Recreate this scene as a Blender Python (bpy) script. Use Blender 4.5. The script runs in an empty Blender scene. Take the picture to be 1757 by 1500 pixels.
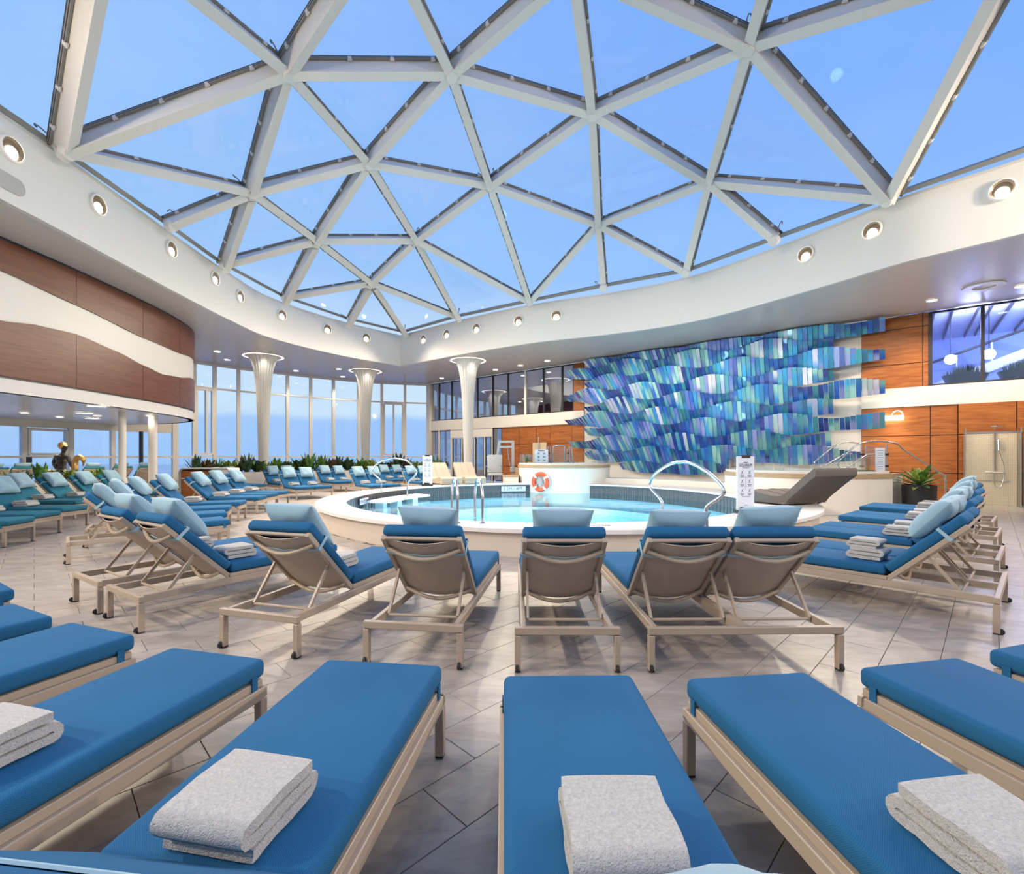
import bpy, bmesh, math, random
from mathutils import Matrix, Vector
from mathutils.geometry import tessellate_polygon
random.seed(7)
sc = bpy.context.scene
COL = sc.collection
PI = math.pi
# ---------------------------------------------------------------- camera
EYE, FPX, CX, CY = 1.45, 820.0, 878.5, 784.0        # eye height, focal length in px of 1757x1500, horizon row
cam_d = bpy.data.cameras.new('camera'); cam = bpy.data.objects.new('camera', cam_d); COL.objects.link(cam)
cam.location = (0, 0, EYE); cam.rotation_euler = (PI/2, 0, 0)
cam_d.sensor_fit = 'HORIZONTAL'; cam_d.sensor_width = 36.0; cam_d.lens = FPX/1757*36
cam_d.shift_y = (CY-750)/1757; cam_d.clip_start = 0.05; cam_d.clip_end = 5000
sc.camera = cam
# ---------------------------------------------------------------- view
sc.view_settings.view_transform = 'Standard'; sc.view_settings.look = 'None'
sc.view_settings.exposure = 0.0; sc.view_settings.gamma = 1.0; sc.view_settings.use_curve_mapping = False
sc.cycles.use_denoising = True; sc.cycles.max_bounces = 7; sc.cycles.diffuse_bounces = 4
sc.cycles.glossy_bounces = 4; sc.cycles.transmission_bounces = 4; sc.cycles.transparent_max_bounces = 16
sc.cycles.caustics_reflective = False; sc.cycles.caustics_refractive = False; sc.cycles.sample_clamp_indirect = 4
LAMP = 0.68          # master strength of the room's lamps
# ---------------------------------------------------------------- sky at dusk
W = bpy.data.worlds.new('sky'); sc.world = W; W.use_nodes = True
nt = W.node_tree; nt.nodes.clear()
def _n(t, **k):
    n = nt.nodes.new(t)
    for a, b in k.items(): setattr(n, a, b)
    return n
tc = _n('ShaderNodeTexCoord'); sep = _n('ShaderNodeSeparateXYZ'); nt.links.new(tc.outputs['Generated'], sep.inputs[0])
noi = _n('ShaderNodeTexNoise'); noi.inputs['Scale'].default_value = 5; noi.inputs['Detail'].default_value = 5
nt.links.new(tc.outputs['Generated'], noi.inputs['Vector'])
mad = _n('ShaderNodeMath', operation='MULTIPLY_ADD'); mad.inputs[1].default_value = 0.03
nt.links.new(noi.outputs['Fac'], mad.inputs[0]); nt.links.new(sep.outputs['Z'], mad.inputs[2])
ramp = _n('ShaderNodeValToRGB'); nt.links.new(mad.outputs[0], ramp.inputs[0])
R_ = ramp.color_ramp
stops = [(0.0, (.30, .54, 1.0)), (.085, (.36, .58, 1.0)), (.098, (.80, .92, 1.0)), (.20, (.84, .94, 1.0)), (.36, (.30, .54, 1.0)), (.7, (.175, .39, .99)), (1.0, (.16, .365, .97))]
while len(R_.elements) < len(stops): R_.elements.new(.5)
for e, (p, c) in zip(R_.elements, stops): e.position = p; e.color = (*c, 1)
# the western (left) half of the sky is still a little brighter
mr = _n('ShaderNodeMapRange'); mr.inputs['From Min'].default_value = -.9; mr.inputs['From Max'].default_value = .7
mr.inputs['To Min'].default_value = 1.0; mr.inputs['To Max'].default_value = 0.0
nt.links.new(sep.outputs['X'], mr.inputs['Value'])
mx = _n('ShaderNodeMix', data_type='RGBA'); mx.inputs['B'].default_value = (.48, .73, 1.0, 1)
ml = _n('ShaderNodeMath', operation='MULTIPLY'); ml.inputs[1].default_value = .6
nt.links.new(mr.outputs[0], ml.inputs[0]); nt.links.new(ml.outputs[0], mx.inputs['Factor']); nt.links.new(ramp.outputs['Color'], mx.inputs['A'])
cl = _n('ShaderNodeTexNoise'); cl.inputs['Scale'].default_value = 2.5; cl.inputs['Detail'].default_value = 6
mpp = _n('ShaderNodeMapping'); mpp.inputs['Scale'].default_value = (1, 2.2, 3.5)
nt.links.new(tc.outputs['Generated'], mpp.inputs[0]); nt.links.new(mpp.outputs[0], cl.inputs['Vector'])
cr = _n('ShaderNodeMapRange'); cr.inputs['From Min'].default_value = .5; cr.inputs['From Max'].default_value = .8
cr.inputs['To Max'].default_value = .12; nt.links.new(cl.outputs['Fac'], cr.inputs['Value'])
mx2 = _n('ShaderNodeMix', data_type='RGBA'); mx2.inputs['B'].default_value = (.62, .8, 1, 1)
nt.links.new(cr.outputs[0], mx2.inputs['Factor']); nt.links.new(mx.outputs['Result'], mx2.inputs['A'])
bg = _n('ShaderNodeBackground'); bg.inputs['Strength'].default_value = 1.0
wo = _n('ShaderNodeOutputWorld'); nt.links.new(mx2.outputs['Result'], bg.inputs['Color']); nt.links.new(bg.outputs[0], wo.inputs[0])

# ================================================================ helpers
def px(u, v, z):
    """the point at height z that the photo shows at pixel (u, v): used to survey the place"""
    Y = FPX*(EYE-z)/(v-CY); return Vector(((u-CX)/FPX*Y, Y, z))
def pxy(u, v, Y):
    return Vector(((u-CX)/FPX*Y, Y, EYE-(v-CY)*Y/FPX))
def proj(p): return CX+FPX*p[0]/max(p[1], .01), CY-FPX*(p[2]-EYE)/max(p[1], .01)

MATS = {}
def mat(name, col, rough=.5, metal=0.0, spec=.5, coat=0.0, emit=None, es=0.0, bump=None, noise=None, alpha=None, sheen=0.0):
    m = bpy.data.materials.new(name); m.use_nodes = True; MATS[name] = m
    t = m.node_tree; b = t.nodes['Principled BSDF']
    b.inputs['Base Color'].default_value = (*col, 1); b.inputs['Roughness'].default_value = rough
    b.inputs['Metallic'].default_value = metal; b.inputs['Specular IOR Level'].default_value = spec
    b.inputs['Coat Weight'].default_value = coat; b.inputs['Sheen Weight'].default_value = sheen
    if emit: b.inputs['Emission Color'].default_value = (*emit, 1); b.inputs['Emission Strength'].default_value = es
    if noise or bump: tcn = t.nodes.new('ShaderNodeTexCoord')
    if noise:    # (scale, amount, stretch)
        mp = t.nodes.new('ShaderNodeMapping'); mp.inputs['Scale'].default_value = noise[2] if len(noise) > 2 else (1, 1, 1)
        t.links.new(tcn.outputs['Object'], mp.inputs[0])
        n = t.nodes.new('ShaderNodeTexNoise'); n.inputs['Scale'].default_value = noise[0]; n.inputs['Detail'].default_value = 6
        t.links.new(mp.outputs[0], n.inputs['Vector'])
        mr = t.nodes.new('ShaderNodeMapRange'); mr.inputs['From Min'].default_value = .3; mr.inputs['From Max'].default_value = .7
        mr.inputs['To Min'].default_value = 1-noise[1]; mr.inputs['To Max'].default_value = 1+noise[1]
        t.links.new(n.outputs['Fac'], mr.inputs['Value'])
        mm = t.nodes.new('ShaderNodeVectorMath'); mm.operation = 'SCALE'; mm.inputs[0].default_value = col
        t.links.new(mr.outputs[0], mm.inputs['Scale']); t.links.new(mm.outputs[0], b.inputs['Base Color'])
    if bump:     # (scale, strength, distance)
        n = t.nodes.new('ShaderNodeTexNoise'); n.inputs['Scale'].default_value = bump[0]; n.inputs['Detail'].default_value = 3
        t.links.new(tcn.outputs['Object'], n.inputs['Vector'])
        bp = t.nodes.new('ShaderNodeBump'); bp.inputs['Strength'].default_value = bump[1]; bp.inputs['Distance'].default_value = bump[2]
        t.links.new(n.outputs['Fac'], bp.inputs['Height']); t.links.new(bp.outputs[0], b.inputs['Normal'])
    return m
def glass(name, tint, refl, f0=.04):
    m = bpy.data.materials.new(name); m.use_nodes = True; t = m.node_tree; t.nodes.clear(); MATS[name] = m
    o = t.nodes.new('ShaderNodeOutputMaterial'); tr = t.nodes.new('ShaderNodeBsdfTransparent'); tr.inputs[0].default_value = (*tint, 1)
    gl = t.nodes.new('ShaderNodeBsdfGlossy'); gl.inputs['Roughness'].default_value = .02; gl.inputs['Color'].default_value = (.95, .97, 1, 1)
    lw = t.nodes.new('ShaderNodeLayerWeight'); lw.inputs['Blend'].default_value = .25
    mr = t.nodes.new('ShaderNodeMapRange'); mr.inputs['To Min'].default_value = f0; mr.inputs['To Max'].default_value = refl
    t.links.new(lw.outputs['Fresnel'], mr.inputs['Value'])
    mx = t.nodes.new('ShaderNodeMixShader'); t.links.new(mr.outputs[0], mx.inputs[0])
    t.links.new(tr.outputs[0], mx.inputs[1]); t.links.new(gl.outputs[0], mx.inputs[2]); t.links.new(mx.outputs[0], o.inputs[0])
    return m

class MB:
    def __init__(s, off=(0, 0, 0)): s.v = []; s.f = []; s.o = Vector(off)
    def add(s, vs, fs):
        n = len(s.v); s.v += [tuple(Vector(p)-s.o) for p in vs]; s.f += [tuple(i+n for i in q) for q in fs]; return s
    def box(s, c, d, M=None):
        x, y, z = d[0]/2, d[1]/2, d[2]/2
        vs = [Vector((a*x, b*y, e*z)) for e in (-1, 1) for b in (-1, 1) for a in (-1, 1)]
        if M: vs = [M @ p for p in vs]
        c = Vector(c)
        return s.add([p+c for p in vs], [(0, 2, 3, 1), (4, 5, 7, 6), (0, 1, 5, 4), (2, 6, 7, 3), (0, 4, 6, 2), (1, 3, 7, 5)])
    def bar(s, a, b, w, h, up=(0, 0, 1), ext=0):
        a = Vector(a); b = Vector(b); d = (b-a).normalized(); a = a-d*ext; b = b+d*ext
        x = d.cross(Vector(up))
        if x.length < 1e-4: x = d.cross(Vector((0, 1, 0)))
        x.normalize(); u = x.cross(d).normalized()
        vs = [p+x*(i*w/2)+u*(j*h/2) for p in (a, b) for j in (-1, 1) for i in (-1, 1)]
        return s.add(vs, [(0, 1, 3, 2), (4, 6, 7, 5), (0, 4, 5, 1), (2, 3, 7, 6), (0, 2, 6, 4), (1, 5, 7, 3)])
    def tube(s, pts, r, n=8, closed=False):
        pts = [Vector(p) for p in pts]; m = len(pts); rs = r if isinstance(r, (list, tuple)) else [r]*m
        vs = []; u = None
        for i, p in enumerate(pts):
            a = pts[i-1] if (i or closed) else p; b = pts[(i+1) % m] if (i < m-1 or closed) else p
            d = (b-a).normalized()
            if u is None:
                u = d.orthogonal().normalized()
            u = (u-d*u.dot(d)).normalized(); w = d.cross(u)
            vs += [p+(u*math.cos(2*PI*k/n)+w*math.sin(2*PI*k/n))*rs[i] for k in range(n)]
        fs = []
        for i in range(m if closed else m-1):
            j = (i+1) % m
            fs += [(i*n+k, i*n+(k+1) % n, j*n+(k+1) % n, j*n+k) for k in range(n)]
        if not closed: fs += [tuple(range(n))[::-1], tuple(range((m-1)*n, m*n))]
        return s.add(vs, fs)
    def lathe(s, prof, n=24, c=(0, 0, 0), M=None, a0=0, a1=2*PI, mod=None):
        full = abs(a1-a0-2*PI) < 1e-6; k = n if full else n+1; vs = []
        for r, z in prof:
            for i in range(k):
                a = a0+(a1-a0)*i/n; q = r*(mod(a, z) if mod else 1)
                p = Vector((q*math.cos(a), q*math.sin(a), z)); vs.append((M @ p if M else p)+Vector(c))
        fs = []
        for j in range(len(prof)-1):
            for i in range(n): i2 = (i+1) % k; fs.append((j*k+i, j*k+i2, (j+1)*k+i2, (j+1)*k+i))
        return s.add(vs, fs)
    def prism(s, poly, z0, z1):
        n = len(poly)
        vs = [Vector((p[0], p[1], z)) for z in (z0, z1) for p in poly]
        fs = [tuple(range(n))[::-1], tuple(range(n, 2*n))]+[(i, (i+1) % n, n+(i+1) % n, n+i) for i in range(n)]
        return s.add(vs, fs)
    def ribbon(s, path, zlo, zhi, off=0.0, th=.1, closed=False):
        """upright curved wall along a plan path, front face at off, back face at off-th; zlo, zhi numbers or functions of (s in 0..1)"""
        m = len(path); nr = normals(path, closed); L = lens(path); vs = []
        for i, p in enumerate(path):
            q = L[i]/L[-1]; a = zlo(q) if callable(zlo) else zlo; b = zhi(q) if callable(zhi) else zhi
            for d in (off, off-th):
                for z in (a, b): vs.append(Vector((p[0]+nr[i][0]*d, p[1]+nr[i][1]*d, z)))
        fs = []
        for i in range(m if closed else m-1):
            A = 4*i; B = 4*((i+1) % m)
            fs += [(A, B, B+1, A+1), (A+2, A+3, B+3, B+2), (A+1, B+1, B+3, A+3), (A, A+2, B+2, B)]
        if not closed: fs += [(0, 1, 3, 2), (4*m-4, 4*m-2, 4*m-1, 4*m-3)]
        return s.add(vs, fs)
    def mesh(s, name, m=None, smooth=False, bevel=0):
        me = bpy.data.meshes.new(name); me.from_pydata(s.v, [], s.f); me.validate()
        bm = bmesh.new(); bm.from_mesh(me)
        if smooth: bmesh.ops.remove_doubles(bm, verts=bm.verts, dist=1e-5)
        bmesh.ops.recalc_face_normals(bm, faces=bm.faces)
        if bevel: bmesh.ops.bevel(bm, geom=bm.edges[:], offset=bevel, segments=1, affect='EDGES')
        bm.to_mesh(me); bm.free()
        if smooth:
            for p in me.polygons: p.use_smooth = True
            me.set_sharp_from_angle(angle=math.radians(smooth if smooth > 1 else 40))
        if m: me.materials.append(m)
        return me
    def build(s, name, m, parent=None, smooth=False, bevel=0):
        return link(name, s.mesh(name, m, smooth, bevel), parent)
def link(name, data, parent=None):
    o = bpy.data.objects.new(name, data); COL.objects.link(o)
    if parent: o.parent = parent
    return o
def tag(o, label=None, cat=None, group=None, kind=None):
    for k, v in (('label', label), ('category', cat), ('group', group), ('kind', kind)):
        if v: o[k] = v
    return o
def thing(name, label, cat, loc=(0, 0, 0), rz=0, group=None):
    o = link(name, None); o.location = loc; o.rotation_euler = (0, 0, rz); o.empty_display_size = .2
    return tag(o, label, cat, group)
def struct(name, o=None, label=None):
    if o is None: o = link(name, None)
    o['kind'] = 'structure'
    if label: o['label'] = label
    return o
def lens(path):
    L = [0]
    for a, b in zip(path, path[1:]): L.append(L[-1]+math.hypot(b[0]-a[0], b[1]-a[1]))
    return L
def normals(path, closed=False):
    out = []; m = len(path)
    for i in range(m):
        a = path[i-1] if (i or closed) else path[i]; b = path[(i+1) % m] if (i < m-1 or closed) else path[i]
        d = (b[0]-a[0], b[1]-a[1]); l = math.hypot(*d) or 1; out.append((d[1]/l, -d[0]/l))
    return out
def smooth_path(pts, step=.35):
    pts = [Vector(p) for p in pts]; P = [2*pts[0]-pts[1]]+pts+[2*pts[-1]-pts[-2]]; out = []
    for i in range(1, len(P)-2):
        a, b, c, d = P[i-1:i+3]; n = max(1, int((c-b).length/step))
        for k in range(n):
            t = k/n
            out.append(.5*((2*b)+(c-a)*t+(2*a-5*b+4*c-d)*t*t+(3*b-a-3*c+d)*t**3))
    out.append(pts[-1]); return out
def at_len(path, s):
    L = lens(path); s = max(0, min(s, L[-1]))
    for i in range(len(path)-1):
        if L[i+1] >= s-1e-9:
            t = (s-L[i])/max(L[i+1]-L[i], 1e-9); a = path[i]; b = path[i+1]
            return Vector((a[0]+(b[0]-a[0])*t, a[1]+(b[1]-a[1])*t, 0)), Vector((b[0]-a[0], b[1]-a[1], 0)).normalized()
def sub_path(path, s0, s1, step=.25):
    n = max(2, int((s1-s0)/step)+1); return [at_len(path, s0+(s1-s0)*i/(n-1))[0] for i in range(n)]
def hit_u(path, u):
    """arc length where the plan path crosses the sight line of image column u (first crossing)"""
    r = (u-CX)/FPX; L = lens(path); best = None
    for i in range(len(path)-1):
        a = path[i]; b = path[i+1]; fa = a[0]-r*a[1]; fb = b[0]-r*b[1]
        if fa*fb <= 0 and fa != fb and max(a[1], b[1]) > 0:
            t = fa/(fa-fb); s = L[i]+t*(L[i+1]-L[i]); Y = a[1]+t*(b[1]-a[1])
            if best is None or Y < best[1]: best = (s, Y)
    return best[0] if best else None
def rbox(name, d, r, m=None, seg=3, crown=0.0, cuts=0):
    bm = bmesh.new(); bmesh.ops.create_cube(bm, size=1)
    bmesh.ops.scale(bm, vec=d, verts=bm.verts)
    bmesh.ops.bevel(bm, geom=bm.edges[:]+bm.verts[:], offset=r, segments=seg, affect='EDGES', profile=.5)
    if crown:
        for v in bm.verts:
            if v.co.z > 0: v.co.z += crown*(1-(2*v.co.x/d[0])**2)*(1-(2*v.co.y/d[1])**2)
    me = bpy.data.meshes.new(name); bm.to_mesh(me); bm.free()
    for p in me.polygons: p.use_smooth = True
    if m: me.materials.append(m)
    return me
def move_mesh(me, M): me.transform(M); return me
def text_mesh(body, size, m, ext=.0015, align='CENTER'):
    c = bpy.data.curves.new('lettering', 'FONT'); c.body = body; c.size = size; c.extrude = ext; c.align_x = align; c.align_y = 'CENTER'; c.resolution_u = 3
    o = bpy.data.objects.new('lettering', c); COL.objects.link(o)
    me = bpy.data.meshes.new_from_object(o.evaluated_get(bpy.context.evaluated_depsgraph_get()))
    COL.objects.unlink(o); bpy.data.objects.remove(o); me.materials.clear(); me.materials.append(m); me.name = 'lettering'
    return me
ONES = 'zeroth first second third fourth fifth sixth seventh eighth ninth tenth eleventh twelfth thirteenth fourteenth fifteenth sixteenth seventeenth eighteenth nineteenth'.split()
TENS = {2: ('twenty', 'twentieth'), 3: ('thirty', 'thirtieth'), 4: ('forty', 'fortieth'), 5: ('fifty', 'fiftieth')}
def ordw(n):
    if n < 20: return ONES[n]
    t, o = divmod(n, 10); return TENS[t][1] if o == 0 else TENS[t][0]+'-'+ONES[o]
def order_labels(objs, tmpl):
    """labels that count like things from the left of the picture"""
    for i, o in enumerate(sorted(objs, key=lambda o: proj(o.matrix_basis.translation)[0])): o['label'] = tmpl.format(ordw(i+1))
def spot(name, loc, aim, power, angle=2.4, blend=.6, r=.15, col=(1, .83, .62), parent=None):
    l = bpy.data.lights.new(name, 'SPOT'); l.energy = power*LAMP; l.spot_size = angle; l.spot_blend = blend; l.shadow_soft_size = r; l.color = col
    o = link(name, l); o.location = loc; o.rotation_euler = (Vector(aim)-Vector(loc)).to_track_quat('-Z', 'Y').to_euler()
    return o
# ================================================================ materials
M_white = mat('warm white lacquer', (.74, .725, .685), .4, spec=.3)
M_ceil = mat('glossy pale ceiling panels', (.68, .63, .59), .27, spec=.22)
M_soff = mat('glossy soffit', (.86, .83, .80), .25, spec=.25)
M_beam = mat('painted steel beam', (.66, .635, .595), .4)
M_rail = mat('dark glazing gasket', (.035, .035, .04), .5)
M_rail2 = mat('grey glazing rail', (.22, .21, .19), .45)
M_frame = mat('white window frame', (.86, .83, .78), .4)
M_dframe = mat('dark window frame', (.03, .03, .035), .4)
M_taupe = mat('taupe powder coated aluminium', (.41, .335, .26), .42)
M_sling = mat('taupe mesh sling', (.48, .40, .325), .75, bump=(420, .25, .002))
M_strap = mat('pale blue strap', (.33, .52, .62), .8)
M_black = mat('black rubber', (.015, .015, .017), .55)
M_pillow = mat('pale blue pillow fabric', (.25, .41, .51), .85, bump=(14, .25, .02), sheen=.2)
M_towel = mat('white terry towel', (.56, .545, .52), .95, bump=(260, 1.0, .006), noise=(120, .14))
M_steel = mat('brushed stainless steel', (.62, .63, .65), .22, metal=1)
M_grout = mat('grout', (.20, .18, .165), .8)
M_cream = mat('cream plaster', (.80, .76, .68), .5)
M_coping = mat('pale pool coping', (.80, .77, .75), .35, noise=(9, .03))
M_poolwall = mat('beige pool surround', (.66, .58, .50), .5)
M_dtile = mat('dark grey mosaic', (.085, .085, .095), .35, noise=(40, .4))
M_basin = mat('pale blue pool basin', (.48, .79, .90), .5, noise=(3, .04))
M_step = mat('white basin step', (.72, .90, .95), .5)
M_lip = mat('wood look lip', (.42, .29, .17), .4, noise=(6, .2, (1, 1, 8)))
M_orange = mat('orange life ring', (.80, .10, .035), .4)
M_grey = mat('grey plastic', (.42, .43, .43), .45)
M_wicker = mat('grey wicker weave', (.115, .10, .09), .7, bump=(120, .8, .01), noise=(150, .35))
M_wick2 = mat('beige mesh weave', (.42, .36, .28), .7, bump=(140, .6, .006))
M_soil = mat('dark soil', (.03, .022, .016), .95)
M_pot = mat('black planter', (.018, .018, .02), .35)
M_gold = mat('gold mosaic', (.75, .42, .14), .18, metal=1, bump=(90, .8, .01))
M_bronze = mat('black mosaic glaze', (.022, .015, .012), .12, coat=.6, bump=(70, .9, .012))
M_print = mat('dark print', (.05, .055, .09), .6)
M_board = mat('pale sign board', (.66, .71, .80), .45)
M_lampglow = mat('glowing lamp glass', (1, .95, .85), .5, emit=(1, .92, .78), es=14)
M_downglow = mat('glowing downlight', (1, .95, .88), .5, emit=(1, .93, .82), es=10)
M_can = mat('brown lamp recess', (.20, .15, .10), .35, metal=.4)
M_sea = mat('evening sea', (.09, .22, .50), .12, bump=(.06, .3, 1.0))
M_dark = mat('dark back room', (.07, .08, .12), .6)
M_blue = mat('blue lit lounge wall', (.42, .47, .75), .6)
M_lwall = mat('lounge steel', (.55, .56, .62), .4)
M_mosaic = mat('beige shower mosaic', (.66, .55, .38), .4, noise=(55, .16))
G_dome = glass('clear dome glass', (.96, .98, 1.0), .05, .002)
G_win = glass('clear window glass', (.94, .97, 1.0), .35, .02)
G_refl = glass('reflecting tinted glass', (.40, .46, .62), .95, .55)
G_clear = glass('clear balustrade glass', (.93, .97, .97), .6, .05)
# wood panels: grain runs along the wall, a little tone shift per panel
def wood(name, c1, c2, axis='z'):
    m = mat(name, c1, .38, spec=.35); t = m.node_tree; b = t.nodes['Principled BSDF']
    tcn = t.nodes.new('ShaderNodeTexCoord'); mp = t.nodes.new('ShaderNodeMapping'); mp.inputs['Scale'].default_value = (.55, .55, 7)
    n = t.nodes.new('ShaderNodeTexNoise'); n.inputs['Scale'].default_value = 2.2; n.inputs['Detail'].default_value = 8; n.inputs['Distortion'].default_value = 1.2
    oi = t.nodes.new('ShaderNodeObjectInfo'); vm = t.nodes.new('ShaderNodeVectorMath'); vm.operation = 'ADD'
    sc_ = t.nodes.new('ShaderNodeMath'); sc_.operation = 'MULTIPLY'; sc_.inputs[1].default_value = 37
    t.links.new(oi.outputs['Random'], sc_.inputs[0]); t.links.new(tcn.outputs['Object'], vm.inputs[0]); t.links.new(sc_.outputs[0], vm.inputs[1])
    t.links.new(vm.outputs[0], mp.inputs[0]); t.links.new(mp.outputs[0], n.inputs['Vector'])
    r = t.nodes.new('ShaderNodeValToRGB'); r.color_ramp.elements[0].position = .3; r.color_ramp.elements[1].position = .72
    r.color_ramp.elements[0].color = (*c1, 1); r.color_ramp.elements[1].color = (*c2, 1)
    t.links.new(n.outputs['Fac'], r.inputs[0]); t.links.new(r.outputs[0], b.inputs['Base Color']); return m
M_wood = wood('cherry wood veneer', (.26, .075, .020), (.47, .17, .045))
M_wood_shaded = wood('cherry veneer with shade in colour', (.105, .034, .019), (.175, .062, .035))  # same cherry wood, the balcony's dimmer light painted in as darker tones
# blue woven fabric
def fabric(name, c1, c2):
    m = mat(name, c1, .85, spec=.2); t = m.node_tree; b = t.nodes['Principled BSDF']
    tcn = t.nodes.new('ShaderNodeTexCoord'); w = t.nodes.new('ShaderNodeTexChecker'); w.inputs['Scale'].default_value = 290
    w.inputs['Color1'].default_value = (*c1, 1); w.inputs['Color2'].default_value = (*c2, 1)
    mp = t.nodes.new('ShaderNodeMapping'); mp.inputs['Location'].default_value = (.0011, .0013, .0007)
    t.links.new(tcn.outputs['Object'], mp.inputs[0]); t.links.new(mp.outputs[0], w.inputs['Vector'])
    n = t.nodes.new('ShaderNodeTexNoise'); n.inputs['Scale'].default_value = 3; n.inputs['Detail'].default_value = 4
    t.links.new(tcn.outputs['Object'], n.inputs['Vector'])
    mr = t.nodes.new('ShaderNodeMapRange'); mr.inputs['To Min'].default_value = .88; mr.inputs['To Max'].default_value = 1.12
    t.links.new(n.outputs['Fac'], mr.inputs['Value'])
    mm = t.nodes.new('ShaderNodeVectorMath'); mm.operation = 'SCALE'; t.links.new(w.outputs['Color'], mm.inputs[0]); t.links.new(mr.outputs[0], mm.inputs['Scale'])
    t.links.new(mm.outputs[0], b.inputs['Base Color'])
    bp = t.nodes.new('ShaderNodeBump'); bp.inputs['Strength'].default_value = .3; bp.inputs['Distance'].default_value = .002
    t.links.new(w.outputs['Fac'], bp.inputs['Height']); t.links.new(bp.outputs[0], b.inputs['Normal']); return m
M_blue_f = fabric('blue woven cushion', (.014, .098, .225), (.023, .142, .305))
M_teal_f = fabric('teal woven cushion', (.017, .115, .19), (.037, .21, .29))
# stone floor tiles
def stone():
    m = mat('beige grey stone tile', (.4, .36, .33), .34, spec=.5); t = m.node_tree; b = t.nodes['Principled BSDF']
    tcn = t.nodes.new('ShaderNodeTexCoord'); oi = t.nodes.new('ShaderNodeObjectInfo'); at = t.nodes.new('ShaderNodeAttribute'); at.attribute_name = 'rnd'
    ge = t.nodes.new('ShaderNodeNewGeometry')
    n = t.nodes.new('ShaderNodeTexNoise'); n.inputs['Scale'].default_value = 2.6; n.inputs['Detail'].default_value = 9; n.inputs['Roughness'].default_value = .65; n.inputs['Distortion'].default_value = .8
    mp = t.nodes.new('ShaderNodeMapping'); mp.inputs['Scale'].default_value = (1.0, 2.6, 1); mp.inputs['Rotation'].default_value = (0, 0, .4)
    t.links.new(ge.outputs['Position'], mp.inputs[0]); t.links.new(mp.outputs[0], n.inputs['Vector'])
    r = t.nodes.new('ShaderNodeValToRGB'); r.color_ramp.elements[0].position = .28; r.color_ramp.elements[1].position = .74
    r.color_ramp.elements[0].color = (.265, .228, .20, 1); r.color_ramp.elements[1].color = (.47, .425, .385, 1)
    t.links.new(n.outputs['Fac'], r.inputs[0])
    ad = t.nodes.new('ShaderNodeMath'); ad.operation = 'ADD'; t.links.new(oi.outputs['Random'], ad.inputs[0]); t.links.new(at.outputs['Fac'], ad.inputs[1])
    fr = t.nodes.new('ShaderNodeMath'); fr.operation = 'FRACT'; t.links.new(ad.outputs[0], fr.inputs[0])
    mr = t.nodes.new('ShaderNodeMapRange'); mr.inputs['To Min'].default_value = .95; mr.inputs['To Max'].default_value = 1.05; t.links.new(fr.outputs[0], mr.inputs['Value'])
    mm = t.nodes.new('ShaderNodeVectorMath'); mm.operation = 'SCALE'; t.links.new(r.outputs[0], mm.inputs[0]); t.links.new(mr.outputs[0], mm.inputs['Scale'])
    t.links.new(mm.outputs[0], b.inputs['Base Color'])
    bp = t.nodes.new('ShaderNodeBump'); bp.inputs['Strength'].default_value = .12; bp.inputs['Distance'].default_value = .01
    t.links.new(n.outputs['Fac'], bp.inputs['Height']); t.links.new(bp.outputs[0], b.inputs['Normal']); return m
M_tile = stone()
# glass tiles of the wall relief take their colour from the tile itself
def arttile():
    m = mat('iridescent glass tile', (.1, .3, .7), .18, coat=.5); t = m.node_tree; b = t.nodes['Principled BSDF']
    at = t.nodes.new('ShaderNodeAttribute'); at.attribute_name = 'tone'; t.links.new(at.outputs['Color'], b.inputs['Base Color'])
    tcn = t.nodes.new('ShaderNodeTexCoord'); n = t.nodes.new('ShaderNodeTexNoise'); n.inputs['Scale'].default_value = 9
    t.links.new(tcn.outputs['Object'], n.inputs['Vector']); bp = t.nodes.new('ShaderNodeBump'); bp.inputs['Strength'].default_value = .35; bp.inputs['Distance'].default_value = .03
    t.links.new(n.outputs['Fac'], bp.inputs['Height']); t.links.new(bp.outputs[0], b.inputs['Normal']); return m
M_art = arttile()
def leafmat(name, c1, c2):
    m = mat(name, c1, .45); t = m.node_tree; b = t.nodes['Principled BSDF']
    tcn = t.nodes.new('ShaderNodeTexCoord'); n = t.nodes.new('ShaderNodeTexNoise'); n.inputs['Scale'].default_value = 16
    t.links.new(tcn.outputs['Object'], n.inputs['Vector']); r = t.nodes.new('ShaderNodeValToRGB')
    r.color_ramp.elements[0].position = .38; r.color_ramp.elements[1].position = .62
    r.color_ramp.elements[0].color = (*c1, 1); r.color_ramp.elements[1].color = (*c2, 1)
    t.links.new(n.outputs['Fac'], r.inputs[0]); t.links.new(r.outputs[0], b.inputs['Base Color']); return m
M_leaf = [leafmat('green leaf', (.05, .15, .025), (.16, .33, .06)), leafmat('yellow green leaf', (.10, .21, .03), (.42, .48, .10)),
          leafmat('dark leaf', (.02, .06, .03), (.08, .15, .06)), leafmat('red brown leaf', (.10, .035, .02), (.07, .10, .03))]
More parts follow.
